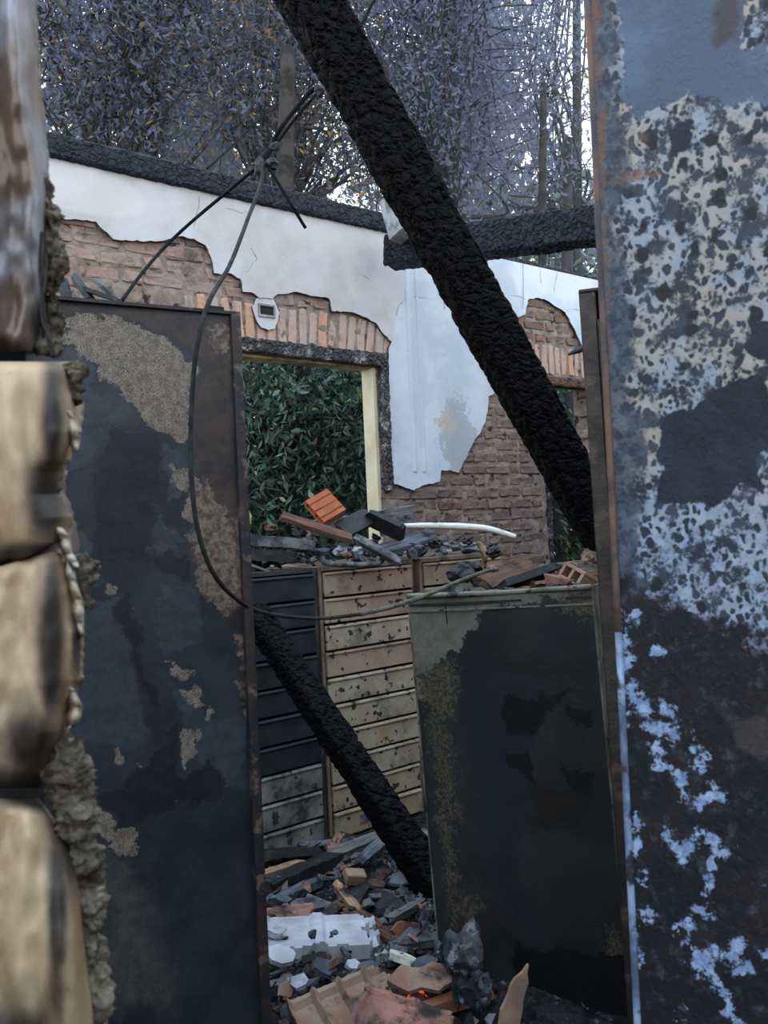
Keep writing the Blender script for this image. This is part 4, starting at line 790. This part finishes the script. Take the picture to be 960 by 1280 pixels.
lump(gy(614, 711, 2.3), .012, (1.2, 1, .8), m['pinktile'], 'tile_crumb', 'pink tile crumb at the rope end', 'tile')
for k in range(40):
    p = MF.w(random.uniform(.03, .45), random.uniform(.02, .55), MH-.015+random.uniform(0, .025)); p.x += .03
    o = shard([(random.uniform(.012, .035)*math.cos(t_), random.uniform(.008, .02)*math.sin(t_)) for t_ in np.linspace(0, 6.28, 7)[:-1]], .008, m[random.choice(['charwood', 'charwood', 'chargrey', 'brownwood', 'tantile'])], 'charred_chip', 'small charred chip lying on the filing cabinet top', p, (random.uniform(-.4, .4), random.uniform(-.4, .4), random.uniform(0, 6)), 'chip'); o['group'] = 'charred chips on the filing cabinet'
# on the left cabinet
for (a, b, wd, lb) in (((78, 350), (84, 374), .02, 'black upright splinter at the left on the tall cabinet'), ((92, 345), (112, 372), .022, 'black slanting splinter on the tall cabinet'), ((96, 358), (150, 376), .03, 'curled black flake lying on the tall cabinet'), ((118, 350), (148, 375), .012, 'thin grey splinter leaning on the tall cabinet')):
    plank(gy(*a, 1.62), gy(*b, 1.60), wd, .008, m['charwood'] if 'black' in lb else m['chargrey'], 'splinter', lb, 'splinter', jag=.008)
# floor rubble
def gp2(a, b, dz=.03): return gh(a[0], a[1], dz), gh(b[0], b[1], dz)
FP = [((322, 1068), (402, 1062), .16, .03, 'charwood', 'curved black board at the foot of the dark drawer cabinet', .06, -.3), ((320, 1098), (381, 1079), .05, .03, 'tanwood', 'tan split batten by the left cabinet', .05, 0), ((335, 1112), (420, 1074), .075, .06, 'charwood', 'thick charred log below the tan batten', .05, 0),
 ((408, 1072), (484, 1042), .05, .03, 'greywood', 'long grey plank end pointing at the leaning beam', .06, .3), ((450, 1076), (482, 1048), .045, .015, 'bluewood', 'short ash grey plank beside the long grey plank', .07, .4), ((345, 1128), (400, 1100), .05, .03, 'bluewood', 'ashy batten under the charred log', .04, 0),
 ((365, 1060), (440, 1052), .06, .02, 'greywood', 'flat grey board against the drawer cabinet foot', .03, 0), ((488, 1150), (527, 1128), .03, .02, 'greywood', 'grey batten right of the heap below the leaning beam', .05, 0), ((455, 1185), (500, 1195), .05, .015, 'chargrey', 'grey flat strip below the pink shards', .03, 0), ((420, 1130), (470, 1165), .06, .03, 'brownwood', 'dark brown board in the middle of the rubble', .03, .2),
 ((440, 1110), (500, 1140), .07, .03, 'charwood', 'black board under the white ribbed fragment', .03, .3), ((468, 1165), (525, 1190), .045, .03, 'brownwood', 'scorched batten below the pink shards', .03, 0), ((530, 1264), (609, 1238), .035, .03, 'terracotta', 'reddish straight batten beside the embers', .05, 0), ((420, 1105), (448, 1140), .03, .02, 'tanwood', 'thin tan stick standing in the heap', .06, 0), ((465, 1100), (440, 1140), .025, .02, 'charwood', 'thin black stick across the heap', .06, 0), ((380, 1125), (440, 1150), .06, .02, 'chargrey', 'ashy board behind the white tile', .03, 0),
 ((500, 1180), (556, 1172), .05, .02, 'chargrey', 'grey board at the foot of the filing cabinet', .04, 0), ((532, 1052), (545, 1075), .03, .02, 'whitebit', 'pale strip between the leaning beam and the filing cabinet', .05, 0), ((525, 1038), (545, 1050), .03, .02, 'tantile', 'tan fragment above the pale strip', .07, 0), ((348, 1040), (385, 1058), .05, .02, 'chargrey', 'ashy board end at the far left of the floor', .03, 0)]
for a, b, w_, t_, mt, lb, dz, rl_ in FP:
    p, q = gp2(a, b, dz); plank(p, q, w_, t_, m[mt], 'charred_plank' if mt not in ('terracotta', 'whitebit', 'tantile') else 'clay_batten', lb, 'plank' if mt not in ('terracotta', 'whitebit', 'tantile') else 'rubble', roll=rl_)
P_ = gh(398, 1174, .05); tile_piece(P_, (.31, .2), (-.05, .06, .12), m['whitetile'], 'roof_tile', 'large white ash-coated roof tile near the left cabinet', ribs=2, rib=.009, thick=.028, broken=.12, seed=1)
P_ = gh(408, 1182, .02); tile_piece(P_, (.33, .23), (-.02, .05, .18), m['whitetile'], 'roof_tile', 'second white roof tile underneath the large white one', ribs=2, rib=.006, thick=.02, broken=.12, seed=2)
P_ = gh(365, 1152, .05); tile_piece(P_, (.2, .14), (.05, .1, .4), m['pinktile'], 'roof_tile', 'pink tile fragment behind the large white tile', ribs=2, broken=.3, seed=3)
lump(gh(344, 1163, .09), .03, (1.1, .8, .6), m['whitetile'], 'tile_lump', 'white lump on the left corner of the white tile', 'rubble'); lump(gh(391, 1168, .09), .012, (1, .8, .9), m['bluetile'], 'pebble', 'small grey pebble resting on the white tile', 'pebble'); lump(gh(418, 1166, .085), .01, (1.3, .8, .6), m['bluetile'], 'pebble', 'smaller dark pebble right on the white tile', 'pebble')
P_ = gh(445, 1270, .05); tile_piece(P_, (.26, .19), (.25, -.12, .45), m['tantile'], 'roof_tile', 'large scalloped terracotta tile at the bottom of the view', ribs=4, rib=.013, thick=.014, broken=.2, seed=4)
P_ = gh(505, 1290, .06); tile_piece(P_, (.24, .16), (.2, .15, -.35), m['pinktile'], 'roof_tile', 'reddish roof tile at the bottom edge overlapping the scalloped tile', ribs=2, rib=.006, broken=.25, seed=5)
shard([(-.08, -.02), (-.05, .03), (-.01, .028), (.02, .045), (.07, .03), (.085, -.01), (.04, -.03), (.0, -.02), (-.03, -.035)], .012, m['tantile'], 'tile_shard', 'wavy grey brown tile shard above the embers', gh(528, 1228, .09), (.45, .05, -.1), 'tile', 3)
shard([(-.03, -.08), (.015, -.08), (.025, -.01), (.034, .04), (.032, .075), (.005, .045), (-.012, 0)], .014, m['tanshard'], 'tile_shard', 'pointed tan shard standing before the filing cabinet', gy(637, 1252, 1.74), (1.25, .22, .1), 'tile')
for (x, y, sz, mt, rot, lb) in ((423, 1076, .05, 'bluetile', (.3, .2, .4), 'blue grey tile fragment in the upper heap'), (436, 1093, .04, 'pinktile', (.5, .3, 1), 'pink tile fragment in the upper heap'), (412, 1094, .03, 'pinktile', (.2, .6, 2), 'small pink fragment left of the blue grey tile'), (500, 1100, .045, 'whitebit', (.8, -.4, .6), 'white ribbed fragment beside the leaning beam'), (478, 1092, .03, 'bluetile', (.5, .3, 2), 'grey fragment left of the white ribbed one'), (470, 1108, .04, 'brownwood', (.2, .3, .6), 'brown fragment below the grey one'), (508, 1162, .045, 'terracotta', (1.2, .2, .4), 'upright terracotta shard in the right of the heap'), (516, 1175, .03, 'pinktile', (.9, .2, 2), 'pink shard below the upright terracotta one'), (533, 1135, .03, 'pinktile', (.6, .7, 2), 'reddish shard at the top of the grey lump'), (504, 1202, .05, 'whitewood', (.4, .1, 2.2), 'cream white shard pointing down right'), (493, 1200, .03, 'whitebit', (.3, .3, 1), 'small white shard beside the cream one'), (532, 1206, .035, 'bluetile', (.3, 0, .3), 'blue white shard near the filing cabinet'), (372, 1228, .03, 'whitebit', (.6, .1, .3), 'round pale stone in the dark cinders'), (405, 1212, .04, 'bluetile', (.4, .5, .3), 'grey shard under the white tile edge'), (350, 1197, .045, 'whitetile', (.3, .2, .3), 'pale shard left under the white tile'), (432, 1240, .03, 'pinktile', (.9, .5, .3), 'pink chip above the scalloped tile'), (356, 1235, .035, 'tantile', (1.2, .4, 1.0), 'pale splinter of tile left in the cinders'), (362, 1270, .035, 'bluetile', (.6, .4, 1.0), 'grey chip at the lower left corner of the rubble'), (440, 1208, .03, 'whitebit', (.5, .3, .7), 'pale flake below the white tile corner'), (462, 1212, .03, 'bluetile', (.4, .3, .2), 'grey flake between the white and wavy tiles'), (455, 1062, .035, 'greywood', (.5, .4, .2), 'grey chip on the long grey plank'), (395, 1098, .04, 'pinktile', (.6, .4, .2), 'reddish lump on the charred log'), (375, 1135, .04, 'chargrey', (.3, .3, .2), 'ashy lump beside the left cabinet'), (355, 1125, .03, 'bluetile', (.3, .3, .2), 'grey chip by the left cabinet edge')):
    n = random.randint(6, 9); shard([(sz*random.uniform(.7, 1.2)*math.cos(t_), sz*random.uniform(.4, .8)*math.sin(t_)) for t_ in np.linspace(0, 6.28, n)[:-1]], sz*.3, m[mt], 'rubble_shard', lb, gh(x, y, .05), rot, 'shard')
b_ = gh(444, 1096, .07); o = box('clay_block', -.035, .035, -.025, .025, -.02, .02, m['tantile'], None, .004); o.location = b_; o.rotation_euler = (.2, .2, .3); tag(o, 'small square clay block in the upper heap', 'block')
lump(gy(578, 1205, 1.98), .085, (.55, .5, 1.0), m['ashrock'], 'ash_crust', 'tall grey crusted ash lump leaning on the filing cabinet foot', 'ash lump', am=.5, seed=3)
lump(gy(597, 1240, 1.9), .05, (.7, .6, .8), m['ashrock'], 'ash_crust', 'lower ash crust lump right of the tall one', 'ash lump', am=.5, seed=5)
lump(gh(540, 1152, .06), .055, (.9, .6, .8), m['ashrock'], 'ash_crust', 'blue grey crusted lump left of the filing cabinet edge', 'ash lump', am=.5, seed=8)
lump(gh(555, 1195, .05), .05, (.9, .6, .6), m['ashrock'], 'ash_crust', 'flat ash crust lump below the blue grey one', 'ash lump', am=.5, seed=9)
lump(gh(520, 1252, .04), .03, (1.3, .8, .6), m['ember'], 'ember', 'faintly glowing red ember between the tiles', 'ember', am=.5); lump(gh(506, 1244, .04), .015, (1.3, .8, .6), m['ember'], 'ember', 'tiny red ember left of the larger one', 'ember', am=.5)
ch = [lump_mesh('charcoal_lump', 1, k*3.3, 1, .5) for k in range(6)]; fk = []
for k in range(5):
    c = ch[k].copy(); fk.append(c)
for c in ch: c.materials.append(m['charwood'])
for c, mt in zip(fk, ('bluetile', 'chargrey', 'ashrock', 'whitebit', 'pinktile')): c.materials.append(m[mt])
for k in range(290):
    x = random.uniform(325, 640); y = random.uniform(1190, 1300) if k < 190 else random.uniform(1050, 1200)
    if k >= 190 and x > 560: continue
    p = gh(x, y, .012); me = random.choice(ch) if random.random() < .66 else random.choice(fk)
    s_ = random.uniform(.009, .024); o = bpy.data.objects.new('charcoal_lump' if me in ch else 'ash_flake', me); C.objects.link(o); o.location = p; o.rotation_euler = [random.uniform(0, 6) for _ in range(3)]; o.scale = (s_*random.uniform(.8, 1.5), s_, s_*random.uniform(.4, .9))
    if me in ch: tag(o, 'small black charcoal lump in the floor rubble', 'charcoal', 'charcoal lumps on the floor')
    else: tag(o, 'small ashen flake in the floor rubble', 'ash flake', 'ash flakes on the floor')
sp_ = []
for k in range(8):
    bm = bmesh.new(); bm_box(bm, -.5, .5, -.11, .11, -.05, .05); bmesh.ops.subdivide_edges(bm, edges=[e for e in bm.edges if e.calc_length() > .5], cuts=3)
    for v_ in bm.verts: v_.co += Vector((random.uniform(-.08, .08), random.uniform(-.03, .03), random.uniform(-.03, .03)))
    me = bm_mesh('splinter', bm); me.materials.append(m[('charwood', 'chargrey', 'greywood', 'brownwood', 'bluewood', 'charwood', 'chargrey', 'pinktile')[k]]); sp_.append(me)
for k in range(190):
    x = random.uniform(325, 560); y = random.uniform(1045, 1195) if k < 130 else random.uniform(1190, 1290); p = gh(x, y, .02+random.uniform(0, .035)); L_ = random.uniform(.04, .13)*(1 if k < 130 else .6)
    o = bpy.data.objects.new('splinter', random.choice(sp_)); C.objects.link(o); o.location = p; o.rotation_euler = (random.uniform(-.7, .7), random.uniform(-.5, .5), random.gauss(.6, .8)); o.scale = (L_, L_*random.uniform(.8, 1.6), L_*random.uniform(.8, 1.6)); tag(o, 'thin broken splinter of burnt wood or tile in the floor rubble', 'splinter', 'burnt splinters on the floor')
nr = 2600; V = []; Fc = []                    # finest cinders
for k in range(nr):
    x = random.uniform(-.75, .6); y = random.uniform(1.75, 3.9); c = Vector((x, y, hf(x, y)+.006)); s_ = random.uniform(.004, .013); q = Matrix.Rotation(random.uniform(0, 6), 3, Vector((random.random(), random.random(), random.random())).normalized())
    b = len(V); V += [c+q @ (Vector(p)*s_) for p in ((1, 0, 0), (-.6, .8, 0), (-.5, -.7, .1), (.1, .1, .8), (0, 0, -.6))]; Fc += [(b, b+1, b+3), (b+1, b+2, b+3), (b+2, b, b+3), (b+1, b, b+4), (b+2, b+1, b+4), (b, b+2, b+4)]
o = link('cinders', mesh('cinders', V, Fc), None, m['chargrey']); tag(o, 'fine grey cinders scattered over the ash bed', 'cinders', kind='stuff')

# ------------------------------------------------------------------ trees
def leafmat(name, stops, rough=.45, trans=.35, spec=.5):
    g = G(name); col = g.ramp(g.attr('var'), stops); m_ = g.fin(col, rough, 0, spec)
    tr = g.n.new('ShaderNodeBsdfTranslucent'); g.t.links.new(col, tr.inputs[0]); ms = g.n.new('ShaderNodeMixShader'); ms.inputs[0].default_value = trans
    g.t.links.new(g.b.outputs[0], ms.inputs[1]); g.t.links.new(tr.outputs[0], ms.inputs[2]); g.t.links.new(ms.outputs[0], g.out.inputs[0]); return m_
M['leafblue'] = leafmat('scorched leaves with blue haze', [(0, S('4c5674')), (.35, S('5a647e')), (.6, S('5d6068')), (.78, S('675a4c')), (.93, S('a07a4c')), (1, S('6f8254'))], .5, .45)  # blue stops carry bluish light and haze, orange ones backlight
M['leafhaze'] = leafmat('leaves with blue haze tint', [(0, S('5a6480')), (.4, S('6c7690')), (.7, S('5f6674')), (.9, S('706a64')), (1, S('70805a'))], .5, .45)  # distant haze put into the leaf colour
M['leafgreen'] = leafmat('green leaves', [(0, S('1d3020')), (.4, S('2b4a2c')), (.7, S('3b5d35')), (.9, S('4d7040')), (1, S('8aa548'))], .35)
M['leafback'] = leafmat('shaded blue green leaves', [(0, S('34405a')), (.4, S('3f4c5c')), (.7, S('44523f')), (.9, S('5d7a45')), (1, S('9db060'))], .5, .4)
M['leafdark'] = leafmat('dark glossy leaves', [(0, S('22352c')), (.4, S('345042')), (.65, S('48695a')), (.85, S('6a8a7c')), (.97, S('9db060')), (1, S('c4cf8a'))], .3)
M['leafbrown'] = leafmat('dry brown leaves', [(0, S('545b70')), (.3, S('6d645c')), (.6, S('565e72')), (.8, S('b5813f')), (1, S('9a9c60'))], .5, .5)  # orange stop stands for sun through leaves, blue stops for haze
def leaves(name, ctr, L, wd, mat, parent, droop=.3):
    n = len(ctr); d = rng.normal(size=(n, 3)); d[:, 2] -= droop; d /= np.linalg.norm(d, axis=1)[:, None]; u = rng.normal(size=(n, 3)); s = np.cross(d, u); s /= np.linalg.norm(s, axis=1)[:, None]; nn = np.cross(d, s)
    l = (L*rng.uniform(.6, 1.3, n))[:, None]; w_ = l*wd
    V = np.stack([ctr, ctr+d*l*.45+s*w_+nn*w_*.3, ctr+d*l*.5-nn*w_*.15, ctr+d*l*.45-s*w_+nn*w_*.3, ctr+d*l+nn*l*.18], 1).reshape(-1, 3)
    b = (np.arange(n)*5)[:, None]; f = (b[:, None]+np.array([[0, 1, 2], [0, 2, 3], [1, 4, 2], [2, 4, 3]])[None]).reshape(-1, 3)
    me = fast_mesh(name, V, f, 3); fattr(me, 'var', np.repeat(np.clip(rng.beta(1.6, 2.2, n)+.0, 0, 1), 5)); o = link(name, me, parent, mat); o['kind'] = 'stuff'; return o
def tree(name, label, base_, trunk_r, pts, crown, nleaf, leaf, wd, mat, cat='tree', clump=.5, nbr=60, droop=.3):
    r_ = empty(name, base_, label, cat); b0 = Vector(base_)
    tube('trunk', [Vector(p)-b0 for p in pts], [trunk_r*(1-.6*i/(len(pts)-1)) for i in range(len(pts))], M['bark'], r_, 12, wob=.06)
    top_ = Vector(pts[-1]); C_ = []; Vb = []; Fb = []
    per = max(1, nbr//len(crown)); tips = []
    for (cx, cy, cz, rx, ry, rz) in crown:
        for k in range(per):
            u = rng.normal(size=3); u /= np.linalg.norm(u); rr = rng.uniform(.55, 1.0); tip = np.array([cx, cy, cz])+u*np.array([rx, ry, rz])*rr
            st_ = Vector(pts[random.randrange(len(pts)//2, len(pts))]); mid_ = (st_+Vector(tip))/2+Vector(rng.normal(size=3))*.25
            me = tube_mesh('b', [st_-b0, mid_-b0, Vector(tip)-b0], [.022+trunk_r*.12, .014, .004], 5); o0 = len(Vb); Vb += [v_.co.copy() for v_ in me.vertices]; Fb += [tuple(o0+i_ for i_ in p_.vertices) for p_ in me.polygons]; bpy.data.meshes.remove(me); tips.append(tip)
            for q in range(3):                # twigs
                e = np.array(tip)*.5+np.array(mid_)*.5+rng.normal(size=3)*.1; e2 = e+rng.normal(size=3)*.45; me = tube_mesh('b', [Vector(e)-b0, Vector((e+e2)/2+rng.normal(size=3)*.08)-b0, Vector(e2)-b0], [.01, .007, .003], 4); o0 = len(Vb); Vb += [v_.co.copy() for v_ in me.vertices]; Fb += [tuple(o0+i_ for i_ in p_.vertices) for p_ in me.polygons]; bpy.data.meshes.remove(me); tips.append(e2)
    o = link('branches', mesh('branches', Vb, Fb, True), r_, M['bark']); o['kind'] = 'stuff'
    tips = np.array(tips); c = tips[rng.integers(0, len(tips), nleaf)]+rng.normal(size=(nleaf, 3))*clump*np.array([1, 1, .8]); c = c[(c[:, 1]-4.92-.789*c[:, 0])*.785 > .35]; leaves('foliage', c-np.array(b0)[None], leaf, wd, mat, r_, droop); return r_
T = lambda x, y, d: gy(x, y, d)
def cr(x, y, d, rx, rz, ry=.8): p = gy(x, y, d); return (p.x, p.y, p.z, rx, ry, rz)
def trunk(px, d, top, lean=0): 
    a = gy(px, 600, d); b = gy(px+lean, top, d); return [(a.x, a.y, -.05), (a.x+.05, a.y, 1.6), (.5*a.x+.5*b.x, a.y, .5*b.z+.5), (b.x, b.y, b.z)]
def tb(px, d): a = gy(px, 600, d); return (a.x, a.y, 0)
tree('scorched_tree', 'scorched tree with haze-blue leaves above the left end of the wall plate', tb(150, 8), .13, trunk(150, 8, -160, 10), [cr(90, 60, 8, 1.1, 1.0), cr(190, 20, 8.2, 1.1, 1.0), cr(110, 190, 8, 1.0, .6), cr(260, 90, 8.5, 1.0, .9), cr(60, -40, 8, 1.5, 1.0)], 21000, .075, .17, M['leafblue'], clump=.2, nbr=90)
tree('scorched_tree', 'tree with dry brown leaves behind the cable knot', tb(350, 9), .12, trunk(350, 9, -160), [cr(330, 80, 9, 1.0, 1.0), cr(420, -10, 9, 1.2, 1.0), cr(300, 190, 9, 1.0, .5), cr(440, 150, 9.2, .8, .6)], 13000, .08, .16, M['leafbrown'], clump=.22, nbr=80)
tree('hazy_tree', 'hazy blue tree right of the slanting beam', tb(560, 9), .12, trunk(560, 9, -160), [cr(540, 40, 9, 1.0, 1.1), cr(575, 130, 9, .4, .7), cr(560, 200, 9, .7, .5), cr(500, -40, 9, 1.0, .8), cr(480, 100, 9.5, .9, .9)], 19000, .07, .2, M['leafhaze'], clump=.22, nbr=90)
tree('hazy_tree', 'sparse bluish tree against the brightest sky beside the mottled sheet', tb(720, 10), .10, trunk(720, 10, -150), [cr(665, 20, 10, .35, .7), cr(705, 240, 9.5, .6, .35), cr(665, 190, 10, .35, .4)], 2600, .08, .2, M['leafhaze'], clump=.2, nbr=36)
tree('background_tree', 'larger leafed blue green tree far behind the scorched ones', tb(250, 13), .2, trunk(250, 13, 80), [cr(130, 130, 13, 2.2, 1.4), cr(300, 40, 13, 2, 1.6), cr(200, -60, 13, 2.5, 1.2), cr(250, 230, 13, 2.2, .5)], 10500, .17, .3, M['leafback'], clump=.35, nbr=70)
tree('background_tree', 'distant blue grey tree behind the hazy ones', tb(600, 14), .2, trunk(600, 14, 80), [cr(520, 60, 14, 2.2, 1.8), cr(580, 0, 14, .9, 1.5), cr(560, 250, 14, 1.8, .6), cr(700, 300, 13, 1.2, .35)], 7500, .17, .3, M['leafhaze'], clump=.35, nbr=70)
# shrubs seen through the windows
tree('laurel_shrub', 'dark glossy leafed shrub filling the left window', tb(330, 6.6), .05, [(tb(330, 6.6)[0], 6.6, 0), (tb(330, 6.6)[0], 6.6, 1), gy(335, 520, 6.6)], [cr(300, 520, 6.6, .7, .9, .5), cr(380, 560, 6.8, .6, .8, .5), cr(330, 660, 6.6, .7, .6, .5)], 14000, .085, .17, M['leafdark'], 'shrub', .22, 50, .8)
tree('laurel_shrub', 'green shrub behind the right half of the left window', tb(440, 7.6), .07, [(tb(440, 7.6)[0], 7.6, 0), (tb(440, 7.6)[0], 7.6, 1), gy(430, 500, 7.6)], [cr(430, 480, 7.6, .8, .8, .5), cr(460, 600, 7.4, .7, .8, .5), cr(350, 450, 8, 1.1, .7, .5)], 14000, .085, .17, M['leafdark'], 'shrub', .25, 50, .8)
tree('laurel_shrub', 'tall dark hedge shrub far beyond both windows', tb(430, 10.5), .1, [(tb(430, 10.5)[0], 10.5, 0), (tb(430, 10.5)[0], 10.5, 1.2), gy(430, 420, 10.5)], [cr(300, 480, 10.5, 1.6, 1.4, .6), cr(460, 480, 10.5, 1.6, 1.4, .6), cr(620, 480, 10.5, 1.6, 1.4, .6), cr(760, 480, 10.5, 1.4, 1.4, .6), cr(540, 620, 10.5, 3, 1, .6), cr(350, 620, 10.5, 1.8, 1, .6)], 30000, .14, .26, M['leafdark'], 'shrub', .45, 90, .6)
tree('leafy_shrub', 'bright green shrub in the right window', tb(715, 8.4), .04, [(tb(715, 8.4)[0], 8.4, 0), (tb(715, 8.4)[0], 8.4, .6), gy(715, 600, 8.4)], [cr(715, 520, 8.6, .6, .5, .4), cr(715, 690, 8.2, .6, .4, .4)], 2500, .11, .2, M['leafgreen'], 'shrub', .25, 40, .2)
for k, (x, d_, rr, lb) in enumerate(((693, 8.0, .06, 'slim pale trunk at the left side of the right window'), (722, 9.2, .09, 'brown trunk at the right side of the right window'), (372, 7.2, .12, 'dark trunk behind the leaves in the left window'), (112, 10, .13, 'dark trunk among the leaves at the upper left'))):
    a = tb(x, d_); tag(tube('tree_trunk', [(a[0], a[1], -.03), (a[0]+.04, a[1], 1.5), (a[0]-.03, a[1], 3.4), (a[0]+.08, a[1], 5.6)], [rr, rr*.9, rr*.75, rr*.5], M['bark'], None, 12, wob=.05), lb, 'tree trunk')

# ------------------------------------------------------------------ lingering smoke among the trees
g = G('thin blue smoke'); vs = g.n.new('ShaderNodeVolumeScatter'); vs.inputs['Color'].default_value = (.62, .78, 1, 1); vs.inputs['Density'].default_value = .028; vs.inputs['Anisotropy'].default_value = .2
g.t.links.new(vs.outputs[0], g.out.inputs['Volume']); g.n.remove(g.b); bm = bmesh.new(); bm_box(bm, -9, 11, 7.4, 17, -.1, 9)
sm = link('smoke', bm_mesh('smoke', bm), None, g.m); tag(sm, 'thin blue smoke haze hanging among the trees beyond the wall', 'smoke', kind='stuff')
